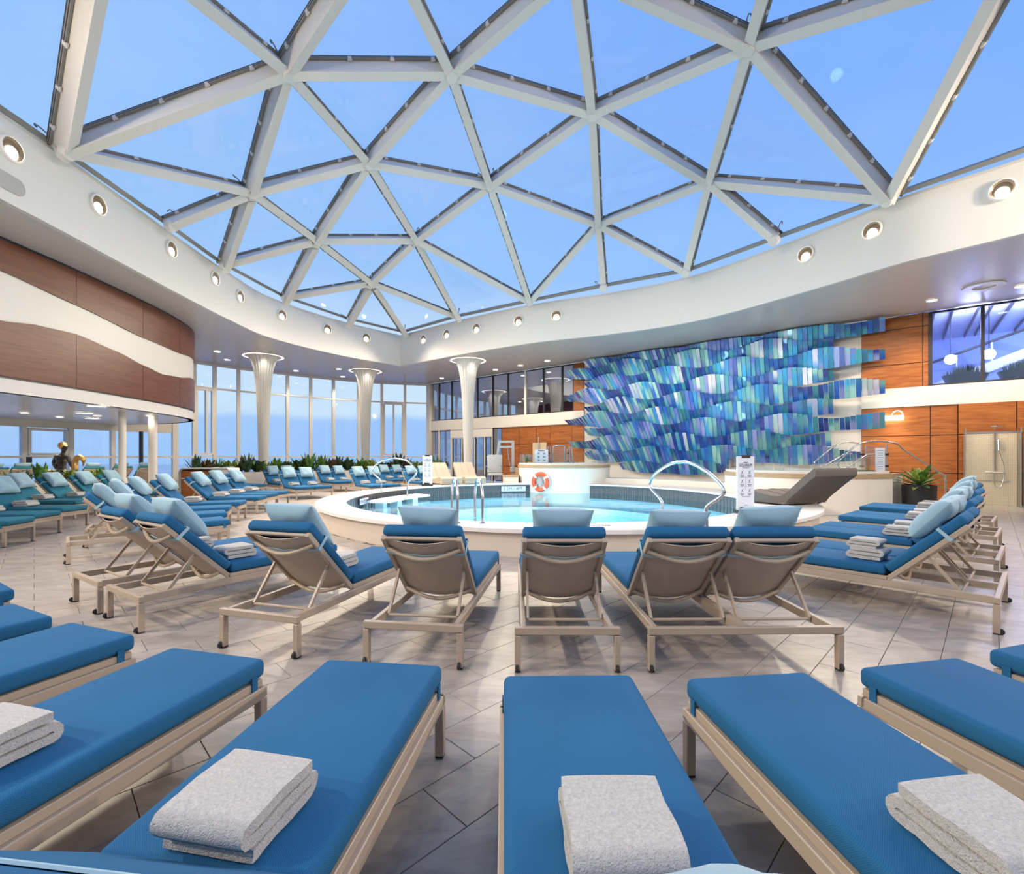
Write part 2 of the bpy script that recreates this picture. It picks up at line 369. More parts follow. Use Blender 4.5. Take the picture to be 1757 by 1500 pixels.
# water: clear with a blue cast, mirror sheen at grazing angles
def water():
    m = bpy.data.materials.new('pool water'); m.use_nodes = True; t = m.node_tree; t.nodes.clear()
    o = t.nodes.new('ShaderNodeOutputMaterial'); tr = t.nodes.new('ShaderNodeBsdfTransparent'); tr.inputs[0].default_value = (.62, .88, .98, 1)
    gl = t.nodes.new('ShaderNodeBsdfGlossy'); gl.inputs['Roughness'].default_value = .06
    lw = t.nodes.new('ShaderNodeFresnel'); lw.inputs['IOR'].default_value = 1.33
    n = t.nodes.new('ShaderNodeTexNoise'); n.inputs['Scale'].default_value = 1.6; n.inputs['Detail'].default_value = 3
    tcn = t.nodes.new('ShaderNodeTexCoord'); t.links.new(tcn.outputs['Object'], n.inputs['Vector'])
    bp = t.nodes.new('ShaderNodeBump'); bp.inputs['Strength'].default_value = .12; bp.inputs['Distance'].default_value = .1
    t.links.new(n.outputs['Fac'], bp.inputs['Height']); t.links.new(bp.outputs[0], gl.inputs['Normal']); t.links.new(bp.outputs[0], lw.inputs['Normal'])
    ms = t.nodes.new('ShaderNodeMath'); ms.operation = 'MULTIPLY'; ms.inputs[1].default_value = .75; t.links.new(lw.outputs[0], ms.inputs[0])
    mx = t.nodes.new('ShaderNodeMixShader'); t.links.new(ms.outputs[0], mx.inputs[0]); t.links.new(tr.outputs[0], mx.inputs[1]); t.links.new(gl.outputs[0], mx.inputs[2])
    t.links.new(mx.outputs[0], o.inputs[0]); return m
M_water = water()

# ================================================================ plan of the place
ZC, ZR = 6.2, 7.75                      # flat ceiling, ring of the skylight
WA = Vector((-5.5, 31.3, 0)); WD = Vector((.774, -.633, 0)).normalized(); WN = Vector((-.633, -.774, 0)).normalized()
def wt(u): r = (u-CX)/FPX; return (31.3*r+5.5)/(.774+.633*r)       # far wall: distance along it seen in column u
def wp(t, n=0.0, z=0.0): p = WA+WD*t+WN*n; return Vector((p.x, p.y, z))
def wbox(mb, t0, t1, z0, z1, n0, n1):
    vs = [wp(t, n, z) for z in (z0, z1) for n in (n0, n1) for t in (t0, t1)]
    return mb.add(vs, [(0, 2, 3, 1), (4, 5, 7, 6), (0, 1, 5, 4), (2, 6, 7, 3), (0, 4, 6, 2), (1, 3, 7, 5)])
WINP = smooth_path([(-19.2, -6), (-19.1, 6), (-18.9, 12), (-18.35, 17.5), (-17.0, 21.7), (-14.6, 25.4), (-10.8, 29.0), (-8.3, 30.5), (-5.5, 31.3)], .3)
FASC = smooth_path([(-9.3, -7), (-9.35, 2), (-9.4, 8.7), (-9.55, 11.6), (-9.7, 14.0), (-9.78, 16.6), (-9.6, 19.1), (-8.1, 22.2), (-5.83, 24.97)], .3)
FASC += smooth_path([(-5.83, 24.97), (-2.3, 22.1), (.8, 19.95), (3.6, 18.6), (5.75, 17.3), (7.0, 16.0), (8.1, 14.3), (8.9, 12.9), (9.6, 11.6), (10.85, 10.15), (12.6, 7.5), (13.3, 3), (13.3, -7)], .3)[1:]
BALC = smooth_path([(-10.9, -6), (-10.95, 3), (-11.0, 10.3), (-11.02, 12.05), (-11.2, 14.5), (-11.5, 16.5), (-12.1, 18.2), (-13.3, 19.55), (-15.0, 20.4), (-17.3, 20.9)], .3)
ROOM = WINP+[wp(33)]+[Vector((20.04, -6, 0))]

def poly_with_hole(name, outer, hole, z, m, flip=False):
    bm = bmesh.new(); es = []
    for loop in (outer, hole) if hole else (outer,):
        vs = [bm.verts.new((p[0], p[1], z)) for p in loop]
        es += [bm.edges.new((vs[i], vs[(i+1) % len(vs)])) for i in range(len(vs))]
    bmesh.ops.triangle_fill(bm, use_beauty=True, edges=es)
    for f in bm.faces:
        f.normal_update()
        if (f.normal.z < 0) != flip: f.normal_flip()
    me = bpy.data.meshes.new(name); bm.to_mesh(me); bm.free(); me.materials.append(m)
    return link(name, me)

# ---------------------------------------------------------------- ceiling, fascia
ceil_o = struct('ceiling', poly_with_hole('ceiling', ROOM, FASC, ZC, M_ceil, True))
fb = MB(); fb.ribbon(FASC, ZC-.004, ZR, 0, .12); fas = struct('wall_fascia', fb.build('wall_fascia', M_white, None, 30))
lipb = MB(); lipb.ribbon(FASC, ZR-.02, ZR+.05, .02, .4)
link('ring_ledge', lipb.mesh('ring_ledge', M_beam, 30), fas)

# ---------------------------------------------------------------- sea
sea = MB().box((0, 0, -30.5), (4000, 4000, 1)).build('sea', M_sea); struct('sea', sea)

# ---------------------------------------------------------------- pool outline
def ell(c, a, b, n=128): return [Vector((c[0]+a*math.cos(2*PI*i/n), c[1]+b*math.sin(2*PI*i/n), 0)) for i in range(n)]
PO_C, PO_A, PO_B = (1.2, 12.9), 6.0, 6.2
PI_C, PI_A, PI_B = (.85, 12.95), 5.0, 5.5
def in_ell(x, y, c, a, b): return ((x-c[0])/a)**2+((y-c[1])/b)**2 < 1

# ---------------------------------------------------------------- floor
floor = struct('floor', poly_with_hole('floor', ROOM, ell(PO_C, PO_A-.25, PO_B-.25, 64), -.012, M_grout))
def inside(p, poly):
    c = False; n = len(poly)
    for i in range(n):
        a = poly[i]; b = poly[i-1]
        if (a[1] > p[1]) != (b[1] > p[1]) and p[0] < (b[0]-a[0])*(p[1]-a[1])/(b[1]-a[1])+a[0]: c = not c
    return c
TL, TW = .60, .30
ca = math.cos(PI/4); sa = math.sin(PI/4); cand = []
for j in range(-120, 120):
    for i in range(-70, 70):
        a = i*TL+(TL/2 if j % 2 else 0); b = j*TW+.1
        x = a*ca-b*sa; y = a*sa+b*ca
        if y < -5.8 or y > 31 or x < -19 or x > 19.8: continue
        r = x/(y or .01)
        if abs(r) > 3 and y > 3: continue
        if in_ell(x, y, PO_C, PO_A-.1, PO_B-.1) or not inside((x, y), ROOM): continue
        u, v = proj((x, y, 0)); cand.append((y if y > .3 and -60 < u < 1820 and v < 1560 else 60+y, x, y))
cand.sort()
tm = MB().box((0, 0, -.006), (TL-.0035, TW-.0035, .012)).mesh('floor_tile', M_tile, bevel=.0015)
for k, (_, x, y) in enumerate(cand[:300]):
    o = link('floor_tile', tm, floor); o.location = (x, y, random.uniform(-.0004, .0004)); o.rotation_euler = (0, 0, PI/4+(PI if random.random() < .5 else 0))
rest = MB(); hx, hy = (TL-.0035)/2, (TW-.0035)/2; rr = []
for _, x, y in cand[300:]:
    q = [Vector((x+(a*hx)*ca-(b*hy)*sa, y+(a*hx)*sa+(b*hy)*ca, z)) for z in (-.011, 0) for a, b in ((-1, -1), (1, -1), (1, 1), (-1, 1))]
    rest.add(q, [(4, 5, 6, 7), (0, 1, 5, 4), (1, 2, 6, 5), (2, 3, 7, 6), (3, 0, 4, 7)]); rr.append(random.random())
fm = rest.mesh('floor_tile_field', M_tile); at = fm.attributes.new('rnd', 'FLOAT', 'FACE')
at.data.foreach_set('value', [rr[i//5] for i in range(len(fm.polygons))])
tag(link('floor_tile_field', fm, floor), kind='stuff')

# ---------------------------------------------------------------- pool
pool = thing('pool', 'round raised swimming pool with pale coping and bright blue water', 'pool')
def loft(mb, rings, closed=True):
    n = len(rings[0]); vs = [p for r in rings for p in r]
    fs = [(j*n+i, j*n+(i+1) % n, (j+1)*n+(i+1) % n, (j+1)*n+i) for j in range(len(rings)-1) for i in range(n)]
    return mb.add(vs, fs)
def zr(ring, z): return [Vector((p.x, p.y, z)) for p in ring]
ZK, ZW = .42, .08
oc = ell(PO_C, PO_A, PO_B); ob_ = ell(PO_C, PO_A-.09, PO_B-.09); ic = ell(PI_C, PI_A, PI_B); ib = ell(PI_C, PI_A+.06, PI_B+.06)
loft(MB(), [zr(ic, ZK-.05), zr(ic, ZK), zr(oc, ZK), zr(oc, ZK-.06), zr(ob_, ZK-.06)]).build('coping', M_coping, pool, 30)
loft(MB(), [zr(ob_, ZK-.06), zr(ob_, -.01)]).build('surround_wall', M_poolwall, pool, 30)
rb = []
for i in range(720):
    a = 2*PI*i/720; k = .06+(.012 if i % 4 < 2 else 0); rb.append(Vector((PI_C[0]+(PI_A+k)*math.cos(a), PI_C[1]+(PI_B+k)*math.sin(a), 0)))
loft(MB(), [zr(rb, ZK-.05), zr(rb, -.15)]).build('mosaic_band', M_dtile, pool)
i1 = ell(PI_C, PI_A-.55, PI_B-.55); i2 = ell(PI_C, PI_A-1.3, PI_B-1.3)
loft(MB(), [zr(ib, -.12), zr(ib, -.42), zr(i1, -.42)]).build('basin_ledge', M_basin, pool, 30)
loft(MB(), [zr(i1, -.42), zr(ell(PI_C, PI_A-.67, PI_B-.67), -.42), zr(ell(PI_C, PI_A-.67, PI_B-.67), -.62)]).build('basin_step', M_step, pool, 30)
mb = loft(MB(), [zr(ell(PI_C, PI_A-.67, PI_B-.67), -.62), zr(ell(PI_C, PI_A-.75, PI_B-.75), -1.15)])
mb.add(zr(ell(PI_C, PI_A-.75, PI_B-.75), -1.15), [tuple(range(128))]); mb.build('basin', M_basin, pool, 30)
wv = zr(ib, ZW); MB().add(wv, [tuple(range(len(wv)))]).build('water', M_water, pool)
for a in range(8):
    an = a*PI/4+.3; l = bpy.data.lights.new('pool_lamp', 'POINT'); l.energy = 90*LAMP; l.color = (.76, .94, 1); l.shadow_soft_size = .2
    o = link('pool_lamp', l, pool); o.location = (PI_C[0]+(PI_A-1.6)*math.cos(an), PI_C[1]+(PI_B-1.6)*math.sin(an), -.35)
# in-water bench and its supports on the left
e = MB()
def ring_seg(c, a0, a1, r0, r1, el, z0, z1, n=14):
    A, B = el; vs = []
    for i in range(n+1):
        t = a0+(a1-a0)*i/n
        for r in (r0, r1):
            for z in (z0, z1): vs.append(Vector((c[0]+(A+r)*math.cos(t), c[1]+(B+r)*math.sin(t), z)))
    fs = []
    for i in range(n): q = 4*i; w = q+4; fs += [(q, q+1, w+1, w), (q+2, w+2, w+3, q+3), (q+1, q+3, w+3, w+1), (q, w, w+2, q+2)]
    fs += [(0, 2, 3, 1), (4*n, 4*n+1, 4*n+3, 4*n+2)]
    return vs, fs
bench = e.add(*ring_seg(PI_C, math.radians(146), math.radians(176), -.75, -.1, (PI_A, PI_B), .16, .22)).build('bench', M_coping, pool, 30)
for a in (150, 160, 171):
    MB().add(*ring_seg(PI_C, math.radians(a), math.radians(a+3), -.5, -.25, (PI_A, PI_B), -.42, .16, 3)).build('bench_support', M_coping, bench)
# ---------------------------------------------------------------- window wall along the bow
def interp(x, tab):
    if x <= tab[0][0]: return tab[0][1]
    for (a, b), (c, d) in zip(tab, tab[1:]):
        if x <= c: t = (x-a)/(c-a); t = t*t*(3-2*t)*.5+t*.5; return b+(d-b)*t
    return tab[-1][1]
us_hi = [300, 333, 368, 409, 452, 493, 533, 572, 615, 655, 695]
s_hi = [hit_u(WINP, u) for u in us_hi]+[lens(WINP)[-1]]
us_lo = [40, 121, 193, 260]
s_lo = [hit_u(WINP, u) for u in us_lo]
s0 = s_lo[0]; pre = []
while s0 > 3: s0 -= 1.9; pre.append(s0)
s_all = pre[::-1]+s_lo+s_hi
NLO = len(pre)+len(s_lo)
wl = MB(); wl.ribbon(WINP, 0, .35, .06, .2); wall_l = struct('wall_left', wl.build('wall_left', M_white, None, 30))
wl2 = MB(); wl2.ribbon(sub_path(WINP, 0, s_all[NLO]-.02), 2.58, ZC, .03, .18); link('window_header', wl2.mesh('window_header', M_cream, 30), wall_l)
def pane(mb, a, b, z0, z1, th=.02):
    mb.bar(Vector((a.x, a.y, (z0+z1)/2)), Vector((b.x, b.y, (z0+z1)/2)), th, z1-z0)
wn = 2
for k in range(len(s_all)-1):
    hi = k >= NLO; a, d = at_len(WINP, s_all[k]); b, _ = at_len(WINP, s_all[k+1])
    top = ZC if hi else 2.58
    w = struct('window_%d' % wn); wn += 1
    mb = MB(); mw = .16 if k != NLO else .24
    mb.bar((a.x, a.y, .35), (a.x, a.y, top), mw, .16, up=(-d.y, d.x, 0)); mb.build('mullion', M_frame, w)
    levels = [.35, 1.45]+([4.95] if hi else [])+[top]
    for z in levels[1:-1]:
        m_ = MB(); m_.bar((a.x, a.y, z), (b.x, b.y, z), .12, .085); m_.build('transom', M_frame, w)
    m_ = MB(); m_.bar((a.x, a.y, .38), (b.x, b.y, .38), .16, .08); m_.build('sill', M_frame, w)
    if hi: m_ = MB(); m_.bar((a.x, a.y, ZC-.05), (b.x, b.y, ZC-.05), .12, .1); m_.build('head', M_frame, w)
    for z0, z1 in zip(levels, levels[1:]):
        p = MB(); pane(p, a+(b-a)*.03, b-(b-a)*.03, z0+.02, z1-.02); p.build('pane', G_win, w)
    u = (us_lo+us_hi)[k-len(pre)] if k >= len(pre) else None
    if u in (333, 655, 40):      # opening lights with their own inner frame
        z0, z1 = (1.6, 4.85) if hi else (1.55, 2.5)
        p0 = a+(b-a)*.1; p1 = b-(b-a)*.1; fr = MB()
        for z in (z0, z1): fr.bar((p0.x, p0.y, z), (p1.x, p1.y, z), .17, .1)
        for p in (p0, p1)+((p0.lerp(p1, .5 if u == 655 else .62),) if hi else ()): fr.bar((p.x, p.y, z0), (p.x, p.y, z1), .1, .17, up=(-d.y, d.x, 0))
        fr.build('casement_frame', M_frame, w)
for u, z1 in ((232, 2.58), (41, 1.45)):
    p = at_len(WINP, hit_u(WINP, u))[0]+Vector((.5, -.3, 0))
    tag(MB(p).bar((p.x, p.y, .3), (p.x, p.y, z1), .11, .11).build('dark_post', M_dframe), 'slim dark post outside the lower windows'+(', right of the white pillars gap' if u == 232 else ', behind the plants at far left'), 'post').location = p
# ---------------------------------------------------------------- balcony front (wood veneer with a white wave)
wave_hi = [(hit_u(BALC, u), z) for u, z in ((-160, 5.65), (0, 5.46), (130, 5.29), (245, 5.07), (303, 5.03), (328, 5.12))]+[(99, 5.4)]
wave_lo = [(hit_u(BALC, u), z) for u, z in ((-160, 4.25), (0, 4.38), (63, 4.5), (130, 4.55), (200, 4.41), (245, 4.23), (278, 4.12), (308, 4.2), (328, 4.35))]+[(99, 4.5)]
wb = MB(); wb.ribbon(BALC, 2.85, ZC-.02, -.03, .15); wall_b = struct('wall_balcony', wb.build('wall_balcony', M_white, None, 30))
seams = [0.2, 4.5, 9.0]+[hit_u(BALC, u) for u in (-60, 130, 245, 308)]+[hit_u(BALC, 308)+3.2, lens(BALC)[-1]]
for a, b in zip(seams, seams[1:]):
    if b-a < .3: continue
    pth = sub_path(BALC, a+.008, b-.008, .15); f = lambda q, t: interp(a+(b-a)*q, t)
    MB().ribbon(pth, lambda q: f(q, wave_hi), ZC-.06, .012, .035).build('wood_panel', M_wood_shaded, wall_b, 30)
    MB().ribbon(pth, 3.2, lambda q: f(q, wave_lo), .012, .035).build('wood_panel', M_wood_shaded, wall_b, 30)
MB().ribbon(BALC, 3.165, 3.2, -.005, .03).build('shadow_gap', M_dframe, wall_b, 30)
MB().ribbon(BALC, ZC-.06, ZC, -.005, .03).build('shadow_gap', M_dframe, wall_b, 30)
sj = min(range(len(WINP)), key=lambda i: abs(WINP[i].y-21.2))
struct('ceiling_soffit', poly_with_hole('ceiling_soffit', BALC+WINP[:sj][::-1], None, 2.85, M_soff, True))
# ---------------------------------------------------------------- walls behind the camera and at the right
struct('wall_back', MB().box((.5, -6.1, 3.1), (40, .2, 6.2)).build('wall_back', M_cream))
struct('wall_right', MB().box((20.14, 2, 3.1), (.2, 17, 6.2)).build('wall_right', M_cream))
# ---------------------------------------------------------------- far wall: glass, band, wood, white art bay
ZB0, ZB1 = 3.12, 3.76
T_g1, T_w1, T_a0, T_a1, T_g2, T_end = .25, wt(985), wt(1003), wt(1478), wt(1593), 33.0
wf = MB(); wbox(wf, T_a0, T_a1, 0, ZC-.01, -.25, 0); wbox(wf, 0, T_a0, ZB0, ZB1, -.25, .1); wbox(wf, T_a1, T_end, ZB0, ZB1, -.25, .1)
wall_f = struct('wall_far', wf.build('wall_far', M_white))
bk = MB(); wbox(bk, wt(862), T_a0, 0, ZB0, -.25, 0); wbox(bk, T_a1, T_end, 0, ZB0, -.25, 0); wbox(bk, T_w1, T_a0, ZB1, ZC-.01, -.25, 0); wbox(bk, T_a1, T_g2, ZB1, ZC-.01, -.25, 0)
bk.build('panel_backing', M_dframe, wall_f)
def panels(ts, zs, n1=.05):
    for a, b in zip(ts, ts[1:]):
        for z0, z1 in zip(zs, zs[1:]):
            m_ = MB(); wbox(m_, a+.012, b-.012, z0+.012, z1-.012, 0, n1); m_.build('wood_panel', M_wood, wall_f)
panels([wt(862), wt(892), wt(921), wt(945), wt(982), T_a0], [.02, .92, 2.15, ZB0])
panels([T_w1, T_a0], [ZB1, 4.56, 5.75, ZC-.02])
panels([T_a1, wt(1583), T_g2], [ZB1, 4.56, 5.75, ZC-.02])
panels([T_a1, wt(1596), wt(1643)], [.02, .92, 2.15, ZB0])
panels([wt(1643), wt(1742), wt(1840), 30.5, 33], [.02, .92, 2.15, ZB0], .22)
ck = MB(); wbox(ck, wt(735), wt(741), 0, ZC-.01, -.1, .18); ck.build('corner_post', M_frame, wall_f)
# upper glass, left
def glazing(ts, z0, z1, gm, fm, lightbars=(), n=0.0):
    global wn
    w = struct('window_%d' % wn); wn += 1
    for a, b in zip(ts, ts[1:]):
        p = MB(); wbox(p, a+.02, b-.02, z0+.03, z1-.03, n-.02, n); p.build('pane', gm, w)
    for t in ts:
        lb = t in lightbars; h = .055 if lb else .045
        p = MB(); wbox(p, t-h, t+h, z0, z1, n-.06, n+(.06 if lb else .04)); p.build('mullion', M_frame if lb else fm, w)
    for z in (z0+.03, z1-.03):
        p = MB(); wbox(p, ts[0], ts[-1], z-.03, z+.03, n-.05, n+.03); p.build('rail', fm, w)
    return w
tsu = [.3]+[wt(u) for u in (754, 775.6, 799, 819.6, 846, 872, 902, 933, 965, 985)]
glazing(tsu, ZB1, ZC-.02, G_refl, M_dframe, (tsu[7],))
tsr = [T_g2+.05, wt(1686), wt(1800), 30.3]
glazing(tsr, ZB1, ZC-.02, glass('right lounge glass', (.80, .84, .95), .5, .06), M_dframe)
# lower left glazing with the white door surround
tsl = [.3]+[wt(u) for u in (754, 775)]
glazing(tsl, .05, ZB0, G_refl, M_dframe, (tsl[1], tsl[2]))
glazing([wt(846), wt(862)], .05, ZB0, G_refl, M_dframe)
db = MB(); wbox(db, wt(775), wt(846), 2.62, ZB0, -.1, .08); d_ = struct('door_1', db.build('door_1', M_frame))
for t in [wt(u) for u in (776, 793, 815, 832, 845)]:
    p = MB(); wbox(p, t-.045, t+.045, 0, 2.62, -.05, .04); p.build('door_jamb', M_frame, d_)
for a, b in ((776, 793), (793, 815), (815, 832), (832, 845)):
    p = MB(); wbox(p, wt(a)+.05, wt(b)-.05, .05, 2.6, -.02, 0); p.build('pane', G_refl, d_)
    p = MB()
    for t in (wt(a)+.08, wt(b)-.08): wbox(p, t-.03, t+.03, .03, 2.6, -.03, .02)
    p.build('door_frame', M_dframe, d_)
p = MB(); wbox(p, wt(836), wt(839), 1.25, 1.5, .01, .02); p.build('door_notice', M_board, d_)
# rooms behind the glass
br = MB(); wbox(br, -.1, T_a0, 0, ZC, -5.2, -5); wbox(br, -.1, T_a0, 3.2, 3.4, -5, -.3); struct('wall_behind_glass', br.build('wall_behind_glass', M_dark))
# blue lit lounge with stair behind the upper right glass
lb = MB(); wbox(lb, T_g2-.6, T_end, ZB1-.1, 8.5, -8.2, -8); wbox(lb, T_g2-.8, T_g2-.6, ZB1-.1, 8.5, -8, -.3); wbox(lb, T_g2-.6, T_end, ZB1-.1, ZB1, -8, -.3)
lounge = struct('wall_lounge', lb.build('wall_lounge', M_blue))
lc = MB(); wbox(lc, T_g2-.8, T_end, 6.7, 6.8, -8, -.3); lc.build('lounge_ceiling', M_lwall, lounge)
for i in range(16):
    t = T_g2-.3+i*.5+(.18 if i % 3 == 0 else 0); p = MB(); wbox(p, t, t+.05, 6.6, 6.7, -7.6, -.5); p.build('ceiling_slot', M_dframe, lounge)
stair = thing('staircase', 'white staircase with dark handrail behind the blue lit upper glass', 'staircase', wp(26.4, -4, ZB1))
so = wp(26.4, -4, ZB1)
MB(so).bar(wp(24.5, -4, 3.9), wp(27.6, -4, 5.2), .12, .34).build('stringer', M_lwall, stair)
MB(so).bar(wp(24.5, -4.9, 3.9), wp(27.6, -4.9, 5.2), .12, .34).build('stringer', M_lwall, stair)
for k in range(9):
    q = k/9; MB(so).bar(wp(24.6+3*q, -4, 3.98+1.26*q), wp(24.6+3*q, -4.9, 3.98+1.26*q), .26, .05).build('tread', M_lwall, stair)
MB(so).bar(wp(27.6, -4.4, 5.2), wp(32, -4.4, 5.2), 1.1, .3).build('landing', M_lwall, stair)
MB(so).tube([wp(24.5, -4, 4.95), wp(27.6, -4, 6.05), wp(32, -4, 6.1)], .05).build('handrail', M_dframe, stair)
for k in range(4): MB(so).tube([wp(24.7+k*.95, -4, 4.05+k*.35), wp(24.7+k*.95, -4, 5.0+k*.34)], .025).build('baluster', M_lwall, stair)
for k in range(3): MB(so).tube([wp(28.4+k*1.1, -4, 5.3), wp(28.4+k*1.1, -4, 6.05)], .03).build('baluster', M_lwall, stair)
MB(so).tube([wp(28.6, -4.4, ZB1), wp(28.6, -4.4, 5.1)], .14, 12).build('post', M_lwall, stair)
for k, (t, c) in enumerate(((25.7, 'left'), (27.05, 'middle'), (28.6, 'right'))):
    b0 = wp(t, -1.5, ZB1); th = thing('bowl_planter', 'black bowl planter of clipped grass behind upper right glass, %s one' % c, 'planter', b0, 0, 'planters behind the upper glass')
    MB().lathe([(.02, 0), (.42, .02), (.60, .46), (.56, .46), (.5, .4), (.02, .4)], 20).build('bowl', M_pot, th, 30)
    g = MB()
    for i in range(260):
        a = random.uniform(0, 2*PI); r = .53*math.sqrt(random.random()); h = .34*(1-(r/.62)**2)+.12
        p = Vector((r*math.cos(a), r*math.sin(a), .4)); q = p+Vector((math.cos(a)*.1*random.random(), math.sin(a)*.1*random.random(), h))
        w_ = Vector((-math.sin(a), math.cos(a), 0))*.02; g.add([p-w_, p+w_, q], [(0, 1, 2)])
    tag(g.build('grass', M_leaf[2], th), kind='stuff')
for k, (u, v, n) in enumerate(((1631, 617, -3), (1697, 608, -2.5))):
    t = wt(u)+.6; o_ = wp(t, n, 0)
    pc = pxy(u, v, o_.y); pt = thing('globe_lamp', 'glowing white globe lamp by the stair behind glass, %s' % ('left' if k == 0 else 'right'), 'lamp', pc, 0, 'globe lamps behind the upper glass')
    MB().lathe([(.001, -.18), (.13, -.13), (.18, 0), (.13, .13), (.001, .18)], 16).build('globe', M_downglow, pt, 60)
    MB().tube([(0, 0, .17), (0, 0, 6.66-pc.z)], .012, 6).build('cord', M_dframe, pt)
for t, e_, c in ((26, 500, (.5, .55, 1)), (29.5, 700, (.40, .62, 1)), (27.5, 420, (.8, .86, 1))):
    l = bpy.data.lights.new('lounge_lamp', 'POINT'); l.energy = e_*LAMP; l.color = c; l.shadow_soft_size = .4
    o = link('lounge_lamp', l, lounge); o.location = wp(t, -5.8 if c[0] < .5 else -2.6, 5.9)

# ---------------------------------------------------------------- skylight dome of triangles
DN = dict(N1=(479, 105), N2=(768, 107), N3=(625, 270), N4=(420, 322), N5=(838, 310), N6=(1018, 180), N7=(1297, 57), N8=(1222, 305), N9=(1028, 380), N10=(710, 408), N11=(537, 408), N12=(633, 483),
          T0=(154, -160), T1=(641, -152), T2=(985, -85), T3=(1350, -130), T4=(1768, -94))
DR = dict(R1=(90, 258), R2=(280, 388), R3=(378, 457), R4=(486, 514), R5=(598, 552), R6=(691, 574), R7=(783, 548), R8=(908, 522), R9=(1037, 496), R10=(1181, 470), R11=(1338, 413), R12=(1540, 342))
def dome_z(x, y): return ZR+3.1*(1-((x-.8)/11)**2-((y-9)/16)**2)
DP = {}
for k, (u, v) in DN.items():
    rx = (u-CX)/FPX; rz = (CY-v)/FPX; Y = 30
    while EYE+rz*Y > dome_z(rx*Y, Y): Y -= .01
    DP[k] = Vector((rx*Y, Y, EYE+rz*Y))
for k, (u, v) in DR.items():
    p = px(u, v, ZR-.02); i = min(range(len(FASC)), key=lambda i: (FASC[i]-Vector((p.x, p.y, 0))).length if len(FASC[i]) == 3 else (Vector((FASC[i][0], FASC[i][1], 0))-Vector((p.x, p.y, 0))).length)
    DP[k] = Vector((p.x, p.y, ZR+.12))
DP.update(B0=Vector((-9.4, 5.6, ZR+.1)), B1=Vector((-5, 3.4, 9.6)), B2=Vector((-.6, 4.4, 10.4)), B3=Vector((3.4, 4.6, 10.3)), B4=Vector((7.2, 3.2, 9.4)), B5=Vector((12.7, 7.3, ZR+.1)), B6=Vector((13.3, 2.2, ZR+.1)),
          C0=Vector((-9.35, .6, ZR+.1)), C1=Vector((-7.2, -2.5, 8.4)), C2=Vector((-2.6, -1, 9.5)), C3=Vector((1.6, -.6, 9.7)), C4=Vector((5.4, -1.4, 9.2)), C5=Vector((10, -2.5, 8.4)),
          S1=Vector((-9.3, -5.9, ZR)), S2=Vector((-4.5, -5.9, ZR+.1)), S3=Vector((0, -5.9, ZR+.1)), S4=Vector((4, -5.9, ZR+.1)), S5=Vector((8, -5.9, ZR+.1)), S6=Vector((13.3, -5.9, ZR)))
TRI = '''N1 N2 T1|N1 T0 T1|N1 T0 R1|N1 N4 R1|N1 N4 N3|N1 N2 N3|N2 N3 N5|N2 N5 N6|N2 T1 T2|N2 T2 N6|N6 T2 N7|T2 T3 N7|N7 T3 T4|N7 T4 R12|N7 N8 R12|N6 N7 N8|N6 N8 N9|N5 N6 N9|N3 N4 N11|N3 N10 N11|N3 N5 N10|N4 R1 R2|N4 R2 R3|N4 N11 R3|N11 R3 R4|N11 N12 R4|N10 N11 N12|N12 R4 R5|N12 R5 R6|N12 R6 R7|N10 N12 R7|N10 R7 R8|N5 N10 R8|N5 N9 R8|N9 R8 R9|N9 R9 R10|N8 N9 R10|N8 R10 R11|N8 R11 R12|T4 R12 B5|R1 T0 B0|T0 B0 B1|T0 T1 B1|T1 B1 B2|T1 T2 B2|T2 B2 B3|T2 T3 B3|T3 B3 B4|T3 T4 B4|T4 B4 B6|T4 B5 B6|B0 B1 C0|B1 C0 C1|B1 C1 C2|B1 B2 C2|B2 C2 C3|B2 B3 C3|B3 C3 C4|B3 B4 C4|B4 C4 C5|B4 B6 C5|C0 C1 S1|C1 S1 S2|C1 C2 S2|C2 S2 S3|C2 C3 S3|C3 S3 S4|C3 C4 S4|C4 S4 S5|C4 C5 S5|C5 S5 S6|C5 B6 S6'''
TRI = [t.split() for t in TRI.split('|')]
sky = struct('window_1', None, 'faceted glass dome of triangular panes over the pool hall')
dc = Vector((.8, 9, 2.0)); edges = {}
for t in TRI:
    for a, b in ((0, 1), (1, 2), (0, 2)): edges.setdefault(tuple(sorted((t[a], t[b]))), []).append(t)
isring = lambda k: k[0] in 'RS' or k in ('B0', 'B5', 'B6', 'C0')
def near_cam(p): return p.y > 4
clip_me = {}
cm = MB().box((0, 0, .01), (.05, .075, .075)).box((0, 0, -.03), (.035, .10, .025)).mesh('clip', M_beam)
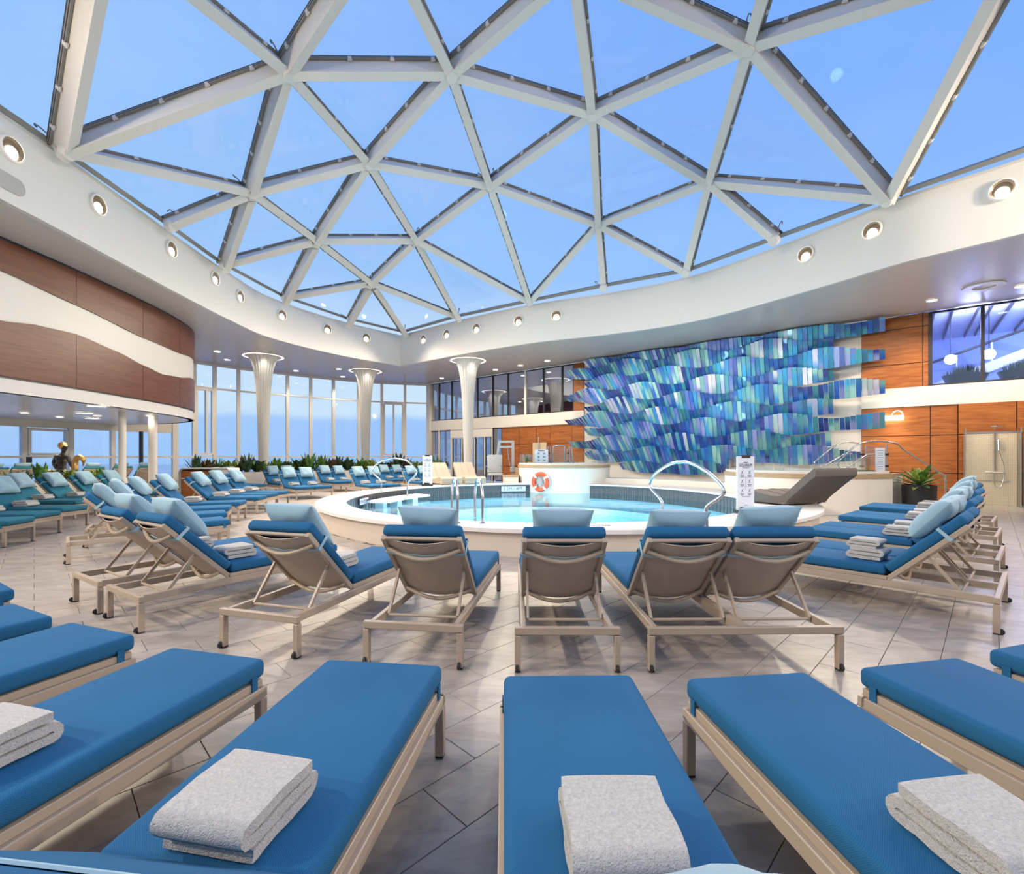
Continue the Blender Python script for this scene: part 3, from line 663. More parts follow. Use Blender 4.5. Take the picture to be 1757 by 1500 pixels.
for (a, b), ts in edges.items():
    A, B = DP[a], DP[b]; d = (B-A).normalized(); out = ((A+B)/2-dc).normalized(); out = (out-d*out.dot(d)).normalized()
    if isring(a) and isring(b):      # edge of the ring: slim rail only
        MB().bar(A+out*.0, B+out*.0, .10, .16, up=out).build('ring_rail', M_rail2, sky); continue
    bm_ = MB().bar(A-out*.235, B-out*.235, .17, .37, up=out, ext=-.03).bar(A-out*.425, B-out*.425, .21, .03, up=out, ext=-.05)
    bo = bm_.build('beam', M_beam, sky)
    if not near_cam(A) and not near_cam(B): continue
    MB().bar(A-out*.02, B-out*.02, .26, .05, up=out).build('gasket', M_rail, bo)
    rl = MB()
    for e_ in (-1, 1):
        x = d.cross(out)*e_
        for q in (.045, .085): rl.bar(A-out*q+x*.115, B-out*q+x*.115, .05, .022, up=out, ext=-.1)
    rl.build('glazing_rail', M_rail2, bo)
    L = (B-A).length; n = max(2, int(L/.85)); x = d.cross(out).normalized()
    for i in range(n):
        p = A+d*(L*(i+.6)/n)
        for e_ in (-1, 1):
            o = link('clip', cm, bo); R3 = Matrix((x*e_, d, out)).transposed(); o.matrix_basis = Matrix.Translation(p-out*.085+x*e_*.12) @ R3.to_4x4()
hub_me = MB().lathe([(.001, -.05), (.13, -.05), (.15, -.02), (.15, .12), (.001, .12)], 12).mesh('hub', M_beam, 40)
hk = MB().tube([(0, 0, 0), (.12, 0, .02), (.2, 0, .1), (.22, 0, .22), (.17, 0, .27), (.13, 0, .24)], .014, 6).mesh('cable_hook', M_rail2)
for k, p in DP.items():
    if isring(k) and k[0] != 'R': continue
    out = (p-dc).normalized(); R3 = out.to_track_quat('Z', 'Y').to_matrix()
    h = link('hub', hub_me, sky); h.matrix_basis = Matrix.Translation(p-out*.44) @ R3.to_4x4()
    if p.y > 6:
        for a in (.4, 1.9, 3.6, 5.2)[:4 if k[0] != 'R' else 2]:
            o = link('cable_hook', hk, h); o.matrix_basis = Matrix.Translation((math.cos(a)*.16, math.sin(a)*.16, .3)) @ Matrix.Rotation(a, 4, 'Z')
for t in TRI:
    P = [DP[k] for k in t]; n = (P[1]-P[0]).cross(P[2]-P[0]).normalized(); n = n if n.dot(P[0]-dc) > 0 else -n
    c = (P[0]+P[1]+P[2])/3; q = [c+(p-c)*.985 for p in P]
    MB().add([p+n*e_ for e_ in (0, .03) for p in q], [(0, 1, 2), (3, 5, 4), (0, 3, 4, 1), (1, 4, 5, 2), (2, 5, 3, 0)]).build('pane', G_dome, sky)

# ---------------------------------------------------------------- round lamps in the fascia
lamps = []
FL = [(18, 256), (167, 352), (293, 428), (368, 478), (411, 509), (483, 541), (561, 565), (628, 580), (727, 583), (767, 574), (818, 564), (890, 551), (955, 542), (1383, 437), (1497, 396), (1720, 326)]
LF = lens(FASC)
bez = MB().lathe([(.235, 0), (.235, .05), (.205, .065), (.20, .05), (.165, .012), (.001, .012)], 28).mesh('bezel', M_frame, 40)
can = MB().lathe([(.198, .052), (.165, .016), (.001, .016)], 24).mesh('recess', M_can, 40)
ldm = MB().lathe([(.115, .0), (.115, .02), (.085, .035), (.001, .04)], 20).mesh('lamp_glass', M_lampglow, 60)
def fascia_lamp(pos, nrm, tilt):
    R3 = nrm.to_track_quat('Z', 'Y').to_matrix().to_4x4()
    o = thing('fascia_lamp', '', 'lamp', pos, 0, 'round lamps in the white fascia'); o.matrix_basis = Matrix.Translation(pos) @ R3
    link('bezel', bez, o); link('recess', can, o); g = link('lamp_glass', ldm, o); g.location = (0, -.065, .014)
    lamps.append(o)
    aim = pos+nrm*6+Vector((0, 0, -5.2)); sl = spot('lamp_light', pos+nrm*.3, aim, 1700, 2.0, 1.0, .16, (1, .84, .64)); return o
for u, v in FL:
    s = hit_u(FASC, u); p, d = at_len(FASC, s); z = EYE+(CY-v)*p.y/FPX
    fascia_lamp(Vector((p.x, p.y, z)), Vector((d.y, -d.x, 0)), 0)
order_labels(lamps, 'round recessed lamp in the white fascia, {} from the left')
# the ring of lamps goes on behind the viewer
for x, y, nx, ny in ((-9.35, 5.2, 1, 0), (-9.35, 1.6, 1, 0), (-9.33, -2, 1, 0), (-9.3, -5, 1, 0), (13.2, 4.6, -1, 0), (13.28, 1, -1, 0), (13.3, -2.6, -1, 0), (12.3, 7.9, -.85, -.5)):
    nv_ = Vector((nx, ny, 0)).normalized(); pos = Vector((x, y, 7.0)); R3 = Matrix.Translation(pos) @ nv_.to_track_quat('Z', 'Y').to_matrix().to_4x4()
    for nm, me in (('lamp_bezel', bez), ('lamp_recess', can), ('lamp_glass', ldm)):
        o = link(nm, me, fas); o.matrix_basis = R3
    spot('lamp_light', pos+nv_*.3, (x*.15+2, 15, 4.6) if y > 4 or y < -4 else (x*.1, 4, 0), 1500 if y > 4 or y < -4 else 3000, 2.0, 1.0, .16, (1, .84, .64))
s = hit_u(FASC, 12); p, d = at_len(FASC, s)
gr = thing('wall_speaker', 'pale grey pill-shaped perforated grille on fascia at left edge', 'speaker grille', Vector((p.x, p.y, EYE+(CY-312)*p.y/FPX)))
nr = Vector((d.y, -d.x, 0)); tl = MB(); pts = []
for i in range(24):
    a = 2*PI*i/24; pts.append(d*(.28*(1 if math.cos(a) > 0 else -1)*(.6 if abs(math.cos(a)) > .01 else 0)+.16*math.cos(a))+Vector((0, 0, .16*math.sin(a))))
tl.add([q+nr*.025 for q in pts]+[q for q in pts], [tuple(range(24))]+[(i, (i+1) % 24, 24+(i+1) % 24, 24+i) for i in range(24)]); tl.build('grille', mat('perforated grille', (.45, .44, .42), .5, bump=(300, .8, .004)), gr)
# ---------------------------------------------------------------- ceiling downlights
dl = []; dm_r = MB().lathe([(.13, .0), (.13, -.02), (.10, -.025), (.10, 0)], 18).mesh('trim_ring', M_frame, 40)
dm_g = MB().lathe([(.001, -.012), (.10, -.012), (.10, 0)], 18).mesh('lamp_glass', M_downglow)
def downlight(p, power, sc_=1.0, lst=None):
    o = thing('downlight', '', 'lamp', p, 0, 'small ceiling downlights'); link('trim_ring', dm_r, o); link('lamp_glass', dm_g, o); o.scale = (sc_, sc_, 1)
    (dl if lst is None else lst).append(o)
    if power: spot('downlight_light', (p[0], p[1], p[2]-.06), (p[0], p[1], 0), power, 2.3, .7, .1)
for u, v in ((373, 603), (390, 617), (508, 636), (581, 633), (588, 646), (758, 649), (850, 634), (893, 627), (939, 619), (1599, 515), (1752, 490)):
    downlight(px(u, v, ZC-.002), 330, 1.3)
order_labels(dl, 'small round downlight in the high ceiling, {} from the left')
dl2 = []
for u, v, s_ in ((42, 708, 1), (102, 715, 1), (167, 713, 1), (257, 713, 1), (166, 696, 2.1), (145, 708, 2.1), (158, 717, 2.1)):
    downlight(px(u, v, 2.848), 150 if s_ > 1.5 else 100, s_, dl2)
order_labels(dl2, 'round lamp in the low soffit under the balcony, {} from the left')
for p in ((-13, 8), (-15.5, 10), (-13.5, 4), (-16, 5)): spot('downlight_light', (p[0], p[1], 2.8), (p[0], p[1], 0), 110, 2.3, .7, .1)
# wall washers over the art and along the right wall, and rear ceiling lights
for x, y in ((15.5, 9), (16, 4), (15.5, -1), (12.3, 12.4)): spot('downlight_light', (x, y, ZC-.08), (x, y, 0), 320, 2.4, .7, .12)
for t_ in (12.6, 14.6, 16.6, 18.6, 20.6, 22.4, 23.9, 25.6, 27.4, 29.4): p_ = wp(t_, 2.2, ZC-.06); spot('wall_washer', p_, wp(t_, .2, 2.6), 360, 1.7, .9, .1)
for t_ in (2, 4.5, 7, 9.5): p_ = wp(t_, 2.0, ZC-.06); spot('wall_washer', p_, wp(t_, .6, 0), 300, 1.7, .9, .1)
# ---------------------------------------------------------------- fluted columns
cols = []
prof = [(.25, 0), (.25, .12), (.20, .14), (.215, 1.2), (.265, 3.2), (.30, 4.3), (.335, 4.8), (.375, 5.2), (.43, 5.6), (.49, 5.85), (.57, 6.03), (.66, 6.14), (.76, 6.195)]
cme = MB().lathe(prof, 120, mod=lambda a, z: 1-.055*abs(math.sin(a*12))*(1 if z > .15 else 0)).mesh('shaft', M_white, 25)
crg = MB().lathe([(.80, 0), (.80, -.006), (.98, -.006), (.98, 0)], 40).mesh('ceiling_ring', M_white, 40)
cgl = MB().lathe([(.80, -.010), (.88, -.010)], 40).mesh('cove_light', mat('cove glow', (1, .95, .85), .5, emit=(1, .92, .80), es=2.2))
for k, (u, v) in enumerate(((452, 612), (627, 637), (803, 619))):
    p = px(u, v, ZC); c = thing('fluted_column', 'white fluted column flaring into a lit ceiling ring, '+('left one', 'middle one', 'right one beside pool sign')[k], 'column', (p.x, p.y, 0), 0, 'fluted columns')
    link('shaft', cme, c)
    for a_ in range(4): q_ = Vector((p.x+.92*math.cos(a_*PI/2+.5), p.y+.92*math.sin(a_*PI/2+.5), ZC-.05)); spot('cove_lamp', q_, (p.x, p.y, 4.6), 55, 1.5, .8, .08, (1, .93, .82))
    r = link('ceiling_ring', crg, c); r.location.z = ZC-.002; g = link('cove_light', cgl, c); g.location.z = ZC-.002
rp = px(1688, 491, ZC); rg = thing('ceiling_ring_light', 'large pale ring light on the ceiling at upper right', 'lamp', (rp.x, rp.y, ZC-.002))
MB().lathe([(.45, 0), (.45, -.03), (.25, -.03), (.25, 0)], 30).build('ring', M_frame, rg, 40)
for k, (x, y, r) in enumerate(((-12.15, 14.9, .10), (-12.25, 16.3, .13))):
    c = thing('slim_pillar', 'slim white round pillar under the balcony, '+('left' if k == 0 else 'right')+' one', 'pillar', (x, y, 0), 0, 'slim white pillars')
    MB().lathe([(r, .0), (r, 2.85)], 20).build('shaft', M_cream, c, 40); MB().lathe([(r+.04, 0), (r+.04, .03), (r, .035)], 20).build('foot_ring', M_cream, c, 40)
# ---------------------------------------------------------------- wave relief of glass tiles
art = thing('wave_relief', 'large wall relief of blue and teal glass tiles in overlapping waves', 'artwork', wp(17.3, .4, 3.6))
AO = wp(17.3, .4, 3.6)
DARK = [(.010, .05, .30), (.015, .09, .42), (.03, .20, .44), (.02, .16, .30), (.05, .30, .40), (.06, .10, .40), (.02, .11, .50)]
MID = [(.03, .15, .60), (.05, .26, .62), (.10, .36, .50), (.18, .46, .48), (.12, .20, .62), (.25, .32, .70), (.04, .33, .66), (.30, .62, .60)]
LIGHT = [(.66, .70, .88), (.52, .56, .80), (.46, .66, .72), (.74, .80, .90), (.38, .50, .78)]
zr_ = [5.93, 5.53, 4.97, 4.40, 3.83, 3.25, 2.68, 2.10, 1.55, 1.02]
LAM = 2.95; tiles = []
for i, zc in enumerate(zr_):
    t0 = wt(1012) if i % 2 == 0 else wt(979); t1 = wt(1517) if i % 2 == 0 else wt(1430)
    if i == 7: t0 = wt(986)
    if i == 8: t1 = wt(1478)
    if i == 9: t0, t1 = wt(1072), wt(1255)
    t = t0; k = 0
    while t < t1-.05:
        w = .158+.008*math.sin(k*1.7); sw = math.sin(2*PI*(t-T_a0)/LAM+2.3*i+.4)
        endr = min(1, (t1-t)/2.2); endl = min(1, (t-t0+.2)/1.6)
        top = zc+.27+.115*sw; bot = zc-.38-.05*sw
        if i == 9: bot += .05
        mid = (top+bot)/2; top = mid+(top-mid)*(.66+.34*endr)*(.35+.65*endl); bot = mid+(bot-mid)*(.60+.40*endr)*(.35+.65*endl)
        top = min(top, ZC-.07)
        shear = .62*(1-min(1, (t-wt(979))/7.0))*(top-bot)
        n1 = .62+.06*sw+random.uniform(-.012, .012); n0 = n1-.22
        lite = (sw > .25 and random.random() < (.30 if i < 6 else .08)*min(1, (t-wt(979))/4)) ; dark = sw < -.2 or random.random() < .25
        tiles.append((t, w*.95, top, bot, shear, n0, n1, 2 if lite else (0 if dark else 1), proj(wp(t, .5, zc))[0])); t += w; k += 1
def tile_geo(mb, T, cols_):
    t, w, top, bot, sh, n0, n1, lite, _ = T; vs = []; L = 4
    for j in range(L+1):
        q = j/L; z = bot+(top-bot)*q; tt = t+sh*(1-q); n = n0+(n1-n0)*q
        vs += [wp(tt, n, z), wp(tt+w, n+.02, z), wp(tt+w, n-.01, z), wp(tt, n-.03, z)]
    fs = [(0, 1, 2, 3), (4*L, 4*L+3, 4*L+2, 4*L+1)]
    for j in range(L):
        a = 4*j
        for e_ in range(4): fs.append((a+e_, a+(e_+1) % 4, a+4+(e_+1) % 4, a+4+e_))
    mb.add(vs, fs)
    pal = (DARK, MID, LIGHT)[lite]; base = random.choice(pal if random.random() < .6 else MID); c2 = random.choice(pal); cut = random.uniform(.15, .85)
    g = random.uniform(.8, 1.15)
    for j in range(L+1):
        f = max(0, min(1, (j/L-cut)*3+.5)); c = tuple((base[m]*(1-f)+c2[m]*f)*g for m in range(3)); cols_ += [c]*4
def art_mesh(name, Ts):
    mb = MB(AO); cc = []
    for T in Ts: tile_geo(mb, T, cc)
    me = mb.mesh(name, M_art); at = me.attributes.new('tone', 'FLOAT_COLOR', 'POINT')
    flat = []
    for c in cc: flat += [c[0], c[1], c[2], 1]
    at.data.foreach_set('color', flat); return me
tiles.sort(key=lambda T: -T[8])
for T in tiles[:300]: link('glass_tile', art_mesh('glass_tile', [T]), art)
tag(link('glass_tile_field', art_mesh('glass_tile_field', tiles[300:]), art), kind='stuff')
bf = MB(AO)
for T in range(12): bf.bar(wp(T_a0+.6+T*.93, .0, 1.2), wp(T_a0+.6+T*.93, .33, 1.2), .03, .03)
bf.build('mounting_bracket', M_steel, art)

# ================================================================ loungers
SEAT_L, TOT, ZF = 1.205, 1.95, .30
def cushion(name, w, l, h, m, r=.028, crown=.008): return rbox(name, (w, l, h), r, m, 3, crown)
PROTO = {}
def lounger_parts(n, ang, fm):
    key = (n, ang, fm.name)
    if key in PROTO: return PROTO[key]
    a = math.radians(ang); W = .715 if n == 1 else 1.33; hw = W/2; xs = [0] if n == 1 else [-.315, .315]
    P = []                                    # (name, mesh, parent index or None, location)
    fr = MB()
    hr = .318 if n == 1 else .633
    for x in [-hr+.019, hr-.019]+([0] if n == 2 else []): fr.bar((x, -TOT+.02, ZF-.03), (x, -.02, ZF-.03), .038 if x else .07, .06)
    fr.bar((-hw, -TOT+.02, ZF-.025), (hw, -TOT+.02, ZF-.025), .04, .05); fr.bar((-hr, -.02, ZF-.025), (hr, -.02, ZF-.025), .04, .05)
    P.append(('base_frame', fr.mesh('base_frame', M_taupe, bevel=.004), None, (0, 0, 0)))
    leg = MB().box((0, 0, (ZF-.055)/2+.004), (.042, .046, ZF-.055-.008)).mesh('leg', M_taupe, bevel=.004)
    foot = MB().box((0, 0, .006), (.038, .042, .012)).mesh('foot_cap', M_black)
    whl = MB().lathe([(.001, -.010), (.02, -.010), (.025, -.006), (.025, .006), (.02, .010), (.001, .010)], 14, M=Matrix.Rotation(PI/2, 3, 'Y')).mesh('wheel', M_black, 40)
    for sx_ in (-1, 1):
        for y in (-TOT+.023, -.023):
            x = sx_*((hw if y < -1 else hr)-.021)
            i = len(P); P.append(('leg', leg, None, (x, y, 0))); P.append(('foot_cap', foot, i, (0, 0, 0)))
            if y < -1: P.append(('wheel', whl, i, (-.004, -.026, .027)))
    for x in xs:
        sf = MB()
        for e_ in (-1, 1): sf.bar((x+e_*.285, -SEAT_L, ZF+.018), (x+e_*.285, -.012, ZF+.018), .03, .036)
        for y in (-SEAT_L+.02, -.03): sf.bar((x-.285, y, ZF+.016), (x+.285, y, ZF+.016), .03, .03)
        P.append(('seat_frame', sf.mesh('seat_frame', M_taupe, bevel=.003), None, (0, 0, 0)))
        P.append(('seat_sling', MB().box((x, -SEAT_L/2, ZF+.032), (.545, SEAT_L-.06, .006)).mesh('seat_sling', M_sling), None, (0, 0, 0)))
        me = cushion('seat_cushion', .60, SEAT_L, .092, fm); move_mesh(me, Matrix.Translation((x, -SEAT_L/2+.012, ZF+.085)))
        ic = len(P); P.append(('seat_cushion', me, None, (0, 0, 0)))
        for e_ in (-1, 1):
            P.append(('tie_tab', MB().box((x+e_*.304, -.07, ZF+.002), (.006, .035, .13)).mesh('tie_tab', fm), ic, (0, 0, 0)))
        # backrest, local frame: origin at the hinge, y' along the back (towards the head), z' the cushioned face
        Mb = Matrix.Translation((x, -SEAT_L-.01, ZF+.03)) @ Matrix.Rotation(-a, 4, 'X') @ Matrix.Rotation(PI, 4, 'Z')
        # after the half turn local +y runs to the head; tilt lifts the head
        LB = .76; bf_ = MB()
        for e_ in (-1, 1): bf_.bar((e_*.285, -.01, -.01), (e_*.285, LB, -.01), .034, .042)
        bf_.bar((-.285, LB-.014, -.012), (.285, LB-.014, -.012), .026, .026); bf_.bar((-.285, .02, -.012), (.285, .02, -.012), .026, .026)
        P_ = bf_.mesh('back_frame', M_taupe, bevel=.004); P_.transform(Mb); ib_ = len(P); P.append(('back_frame', P_, None, (0, 0, 0)))
        for yy in (.07, LB-.12):
            pts = [(-.28+.56*i/14, yy-.03*math.sin(PI*i/14), -.025-.075*math.sin(PI*i/14)) for i in range(15)]
            b_ = MB().tube(pts, .016, 8).mesh('bowed_brace', M_taupe, 40); b_.transform(Mb); P.append(('bowed_brace', b_, ib_, (0, 0, 0)))
        sl = MB(); nx = 10; vs = []
        for j in range(2):
            for i in range(nx+1):
                q = i/nx; vs += [(-.27+.54*q, .02+(LB-.04)*j, -.005-.045*math.sin(PI*q))]
        vs2 = [(p[0], p[1], p[2]-.006) for p in vs]; k = nx+1
        sl.add(vs+vs2, [(i, i+1, k+i+1, k+i) for i in range(nx)]+[(2*k+i, 3*k+i, 3*k+i+1, 2*k+i+1) for i in range(nx)]+[(i, 2*k+i, 2*k+i+1, i+1) for i in range(nx)]+[(k+i, k+i+1, 3*k+i+1, 3*k+i) for i in range(nx)])
        s_ = sl.mesh('back_sling', M_sling, 40); s_.transform(Mb); P.append(('back_sling', s_, None, (0, 0, 0)))
        cu = cushion('back_cushion', .60, LB-.01, .088, fm); cu.transform(Mb @ Matrix.Translation((0, LB/2+.035, .052))); ic = len(P); P.append(('back_cushion', cu, None, (0, 0, 0)))
        st = MB(); ys = LB-.17
        for (p0, p1) in (((-.306, .101), (.306, .101)), ((.306, .101), (.308, -.03)), ((.308, -.03), (.0, -.062)), ((0, -.062), (-.308, -.03)), ((-.308, -.03), (-.306, .101))):
            st.bar((p0[0], ys, p0[1]), (p1[0], ys, p1[1]), .028, .005, up=(0, 1, 0)) if False else st.bar((p0[0], ys, p0[1]), (p1[0], ys, p1[1]), .005, .028, up=(0, 1, 0))
        s_ = st.mesh('cushion_strap', M_strap); s_.transform(Mb); P.append(('cushion_strap', s_, ic, (0, 0, 0)))
        # struts from the back frame down to the base rails
        hz = Mb @ Vector((0, .36, -.03)); yb = hz.y-.22
        for e_ in (-1, 1): P.append(('strut', MB().bar((x+e_*.262, hz.y, hz.z), (x+e_*.262, yb, ZF-.02), .018, .026, up=(0, 1, 0)).mesh('strut', M_taupe), None, (0, 0, 0)))
        P.append(('strut_bar', MB().tube([(x-.262, yb, ZF-.025), (x+.262, yb, ZF-.025)], .011, 8).mesh('strut_bar', M_taupe), None, (0, 0, 0)))
        P.append(('_back', Mb, None, None))
    PROTO[key] = P; return P
# pillow: square scatter cushion with pinched corners
def pillow_mesh(seed):
    rnd = random.Random(seed); N = 16; vs = []; S = .455
    for side in (1, -1):
        for j in range(N+1):
            for i in range(N+1):
                a = -1+2*i/N; b = -1+2*j/N
                pin = 1-.055*(1-abs(a)**2)*abs(b)**3; pin2 = 1-.055*(1-abs(b)**2)*abs(a)**3
                h = .085*max(0, (1-a**4))**.55*max(0, (1-b**4))**.55+.004
                h += .006*math.sin(5*a+seed)*math.sin(4*b+seed*2)*(1-abs(a))*(1-abs(b))*3
                vs.append((a*S/2*pin2, b*S/2*pin, side*h))
    k = N+1; fs = []
    for s_ in range(2):
        o = s_*k*k
        for j in range(N):
            for i in range(N):
                q = (o+j*k+i, o+j*k+i+1, o+(j+1)*k+i+1, o+(j+1)*k+i); fs.append(q if s_ == 0 else q[::-1])
    rim = [i for i in range(N)]+[N+k*j for j in range(N)]+[k*k-1-i for i in range(N)]+[k*N-k*j for j in range(N)]
    for m in range(len(rim)): a_ = rim[m]; b_ = rim[(m+1) % len(rim)]; fs.append((a_, k*k+a_, k*k+b_, b_))
    return MB().add(vs, fs).mesh('pillow', M_pillow, 60)
PIL = [pillow_mesh(s) for s in range(4)]
pil_tag = MB().box((.205, -.222, 0), (.05, .035, .012)).mesh('corner_tag', M_black)
# folded towel: one thick sheet folded over and over, seen from its ends
def towel_mesh(w, d, layers, th, seed, sub=10):
    rnd = random.Random(seed); c = []; L = d/2-th
    path = []
    for k in range(layers):
        z = th/2+k*th*1.04; xs_ = [-L+2*L*i/10 for i in range(11)]
        if k % 2: xs_ = xs_[::-1]
        if k == layers-1: pass
        path += [(x+rnd.uniform(-.002, .002), z+rnd.uniform(-.0015, .0015)) for x in xs_]
        if k < layers-1:
            sx = 1 if k % 2 == 0 else -1
            for a in (-.9, -.3, .3, .9): path.append((sx*(L+th*.52*math.cos(a)), z+th*.52+th*.52*math.sin(a)))
    n = len(path); vs = []; nx = 12
    for i in range(nx+1):
        x = -w/2+w*i/nx; e_ = abs(2*i/nx-1)
        for s_ in (1, -1):
            for m in range(n):
                a = path[max(0, m-1)]; b = path[min(n-1, m+1)]; t = Vector((b[0]-a[0], b[1]-a[1])).normalized(); h = th*.47*(1-.12*e_**6)
                zz = path[m][1]+s_*t.x*h+.002*math.sin(9*x+seed+path[m][0]*6)*(path[m][1]/(layers*th))
                vs.append((x+(  .0025*math.sin(m*.8+seed) if i in (0, nx) else 0), path[m][0]-s_*t.y*h, max(zz, .001)))
    fs = []; k = 2*n
    for i in range(nx):
        for m in range(n-1):
            fs.append((i*k+m, i*k+m+1, (i+1)*k+m+1, (i+1)*k+m)); fs.append((i*k+n+m, (i+1)*k+n+m, (i+1)*k+n+m+1, i*k+n+m+1))
        fs.append((i*k, (i+1)*k, (i+1)*k+n, i*k+n)); fs.append((i*k+n-1, i*k+2*n-1, (i+1)*k+2*n-1, (i+1)*k+n-1))
    for i, fl in ((0, 0), (nx, 1)):
        for m in range(n-1): q = (i*k+m, i*k+n+m, i*k+n+m+1, i*k+m+1); fs.append(q if fl else q[::-1])
    return MB().add(vs, fs).mesh('towel', M_towel, 50)
TOW = [towel_mesh(.265, .32, 3, .037, s) for s in range(3)]
n_l = [0]
def lounger(fx, fy, h, short, n=1, ang=45, teal=False, pil=(0,), tow=(0,), z=0, grp='blue cushioned sun loungers', tow_y=-1.0, tow2=False, kind='sun lounger'):
    """fx, fy: middle of the foot end; h: heading of the feet in degrees clockwise from straight ahead; short says which one it is"""
    fm = M_teal_f if teal else M_blue_f; P = lounger_parts(n, ang, fm)
    root = thing('sun_lounger' if n == 1 else 'double_sun_lounger', '%s cushioned %s%s' % ('teal' if teal else 'blue', 'double ' if n == 2 else '', short), kind, (fx, fy, z), -math.radians(h), grp)
    made = []; backs = []
    for name, me, par, loc in P:
        if name == '_back': backs.append(me); made.append(None); continue
        o = link(name, me, made[par] if par is not None else root); o.location = loc; made.append(o)
    Rt = Matrix.Translation((fx, fy, z)) @ Matrix.Rotation(-math.radians(h), 4, 'Z')
    side = lambda i: '' if n == 1 else ('left-hand ' if (i == 0) == (abs(((h+180) % 360)-180) < 90) else 'right-hand ')
    n_l[0] += 1; rn = random.Random(n_l[0])
    for i in pil:
        Mb = backs[i]; o = thing('pillow', '%spale blue pillow on the %s%s' % (side(i), 'double ' if n == 2 else '', short), 'pillow', group='pale blue pillows')
        o.matrix_basis = Rt @ Mb @ Matrix.Translation((rn.uniform(-.03, .03), .60+rn.uniform(-.02, .02), .185)) @ Matrix.Rotation(rn.uniform(-.07, .07), 4, 'Z') @ Matrix.Rotation(.1, 4, 'X')
        link('cover', PIL[n_l[0] % 4], o); link('corner_tag', pil_tag, o)
    xs = [0] if n == 1 else [-.315, .315]
    for i in tow:
        o = link('towel', TOW[(n_l[0]+i) % 3]); tag(o, '%sfolded white towel on the %s%s' % (side(i), 'double ' if n == 2 else '', short), 'towel', 'folded white towels')
        o.matrix_basis = Rt @ Matrix.Translation((xs[i]+rn.uniform(-.02, .02), tow_y+rn.uniform(-.02, .02), ZF+.138)) @ Matrix.Rotation(rn.uniform(-.08, .08), 4, 'Z')
        if tow2:
            o2 = link('towel', TOW[(n_l[0]+i+1) % 3]); tag(o2, 'upper of two stacked towels on the %s%s' % ('double ' if n == 2 else '', short), 'towel', 'folded white towels')
            o2.matrix_basis = o.matrix_basis @ Matrix.Translation((.01, .02, .108)); o2.scale = (.93, .9, .75); o['label'] = 'lower of two stacked towels on the %s%s' % ('double ' if n == 2 else '', short)
    return root
FA = 33      # the nearest loungers are laid flatter
fg = 'foreground loungers'; mr_ = 'back-turned loungers of the middle row'
lounger(.262, 2.235, -1, 'foreground lounger at bottom centre', ang=31.5, grp=fg, tow_y=-1.01)
lounger(-.64, 2.375, 7, 'foreground lounger left of bottom centre', ang=40, pil=(), grp=fg, tow_y=-1.07)
lounger(-1.54, 2.49, 14.5, 'foreground lounger whose towel is cut by the left edge', ang=FA, pil=(), grp=fg, tow_y=-.92)
lounger(-2.45, 2.85, 20.7, 'foreground lounger at left edge, with a visible tie tab and no towel', ang=FA, pil=(), tow=(), grp=fg)
lounger(-3.22, 3.2, 27, 'foreground lounger at left edge, second foot from the top', ang=FA, pil=(), tow=(), grp=fg)
lounger(-4.1, 3.85, 33, 'lounger showing only a sliver of its foot at the left edge', ang=FA, pil=(), tow=(), grp=fg)
lounger(1.10, 2.235, -6.7, 'foreground lounger right of bottom centre', ang=FA, pil=(), grp=fg, tow_y=-1.01)
lounger(1.98, 2.375, -11.5, 'foreground lounger cut by the right edge', ang=FA, pil=(), tow=(), grp=fg)
lounger(2.82, 2.62, -17, 'lounger showing only a corner at the right edge', ang=FA, pil=(), tow=(), grp=fg)
# middle row seen from behind
def rear(xa, ya, h, *a, **k):    # by the middle of its rear legs
    r = math.radians(h); return lounger(xa+TOT*math.sin(r), ya+TOT*math.cos(r), h, *a, **k)
rear(.375, 3.21, .3, 'back-turned lounger in the middle of the centre row', grp=mr_)
rear(-.69, 3.295, 7.5, 'back-turned lounger just left of the middle of the centre row', grp=mr_)
rear(-1.88, 3.525, 16.6, 'back-turned lounger third left along the centre row', grp=mr_)
rear(-3.35, 4.10, 33, 'back-turned lounger with a towel rolled beside its tilted back, left', grp=mr_)
rear(-4.10, 4.58, 33.5, 'back-turned lounger half hidden at left of the centre row', grp=mr_)
rear(1.585, 3.22, -1, 'back-turned lounger right of the centre row', n=2, pil=(0, 1), tow=(), grp=mr_)
ar = 'loungers around the left of the pool'
for (x, y, h), s_ in zip([(-4.80, 8.0, 47), (-5.40, 9.0, 55), (-5.9, 10.0, 64), (-6.25, 11.1, 74), (-6.5, 12.45, 84), (-6.68, 13.35, 91), (-6.8, 14.2, 97)],
                         ['first', 'second', 'third', 'fourth', 'fifth', 'sixth', 'seventh']):
    lounger(x, y, h, 'lounger left of the pool, %s from the front' % s_, grp=ar)
tg = 'teal lit loungers at far left'
for (x, y, h), s_ in zip([(-7.8, 6.95, 72), (-8.15, 7.93, 78), (-8.6, 8.85, 84), (-9.0, 9.85, 90)], ['first', 'second', 'third', 'fourth']):
    lounger(x, y, h, 'lounger at the far left, %s foot from the front' % s_, teal=True, grp=tg)
for i, s_ in enumerate(['first', 'second', 'third', 'fourth']):
    lounger(-10.2, 11.45+.87*i, 88, 'lounger before the statue planter, %s from the left' % s_, teal=True, grp=tg)
rg_ = 'double loungers right of the pool'
for i, ((x, y), s_) in enumerate(zip([(3.15, 5.77), (4.6, 7.2), (6.15, 8.75), (7.65, 10.3)], ['nearest', 'second', 'third', 'farthest'])):
    lounger(x, y, -42, 'lounger right of the pool, %s of four' % s_, n=2, pil=(0, 1), tow=(0, 1) if i else (0,), tow2=(i == 0), grp=rg_, tow_y=-1.02)
bg_ = 'double loungers before the bow windows'
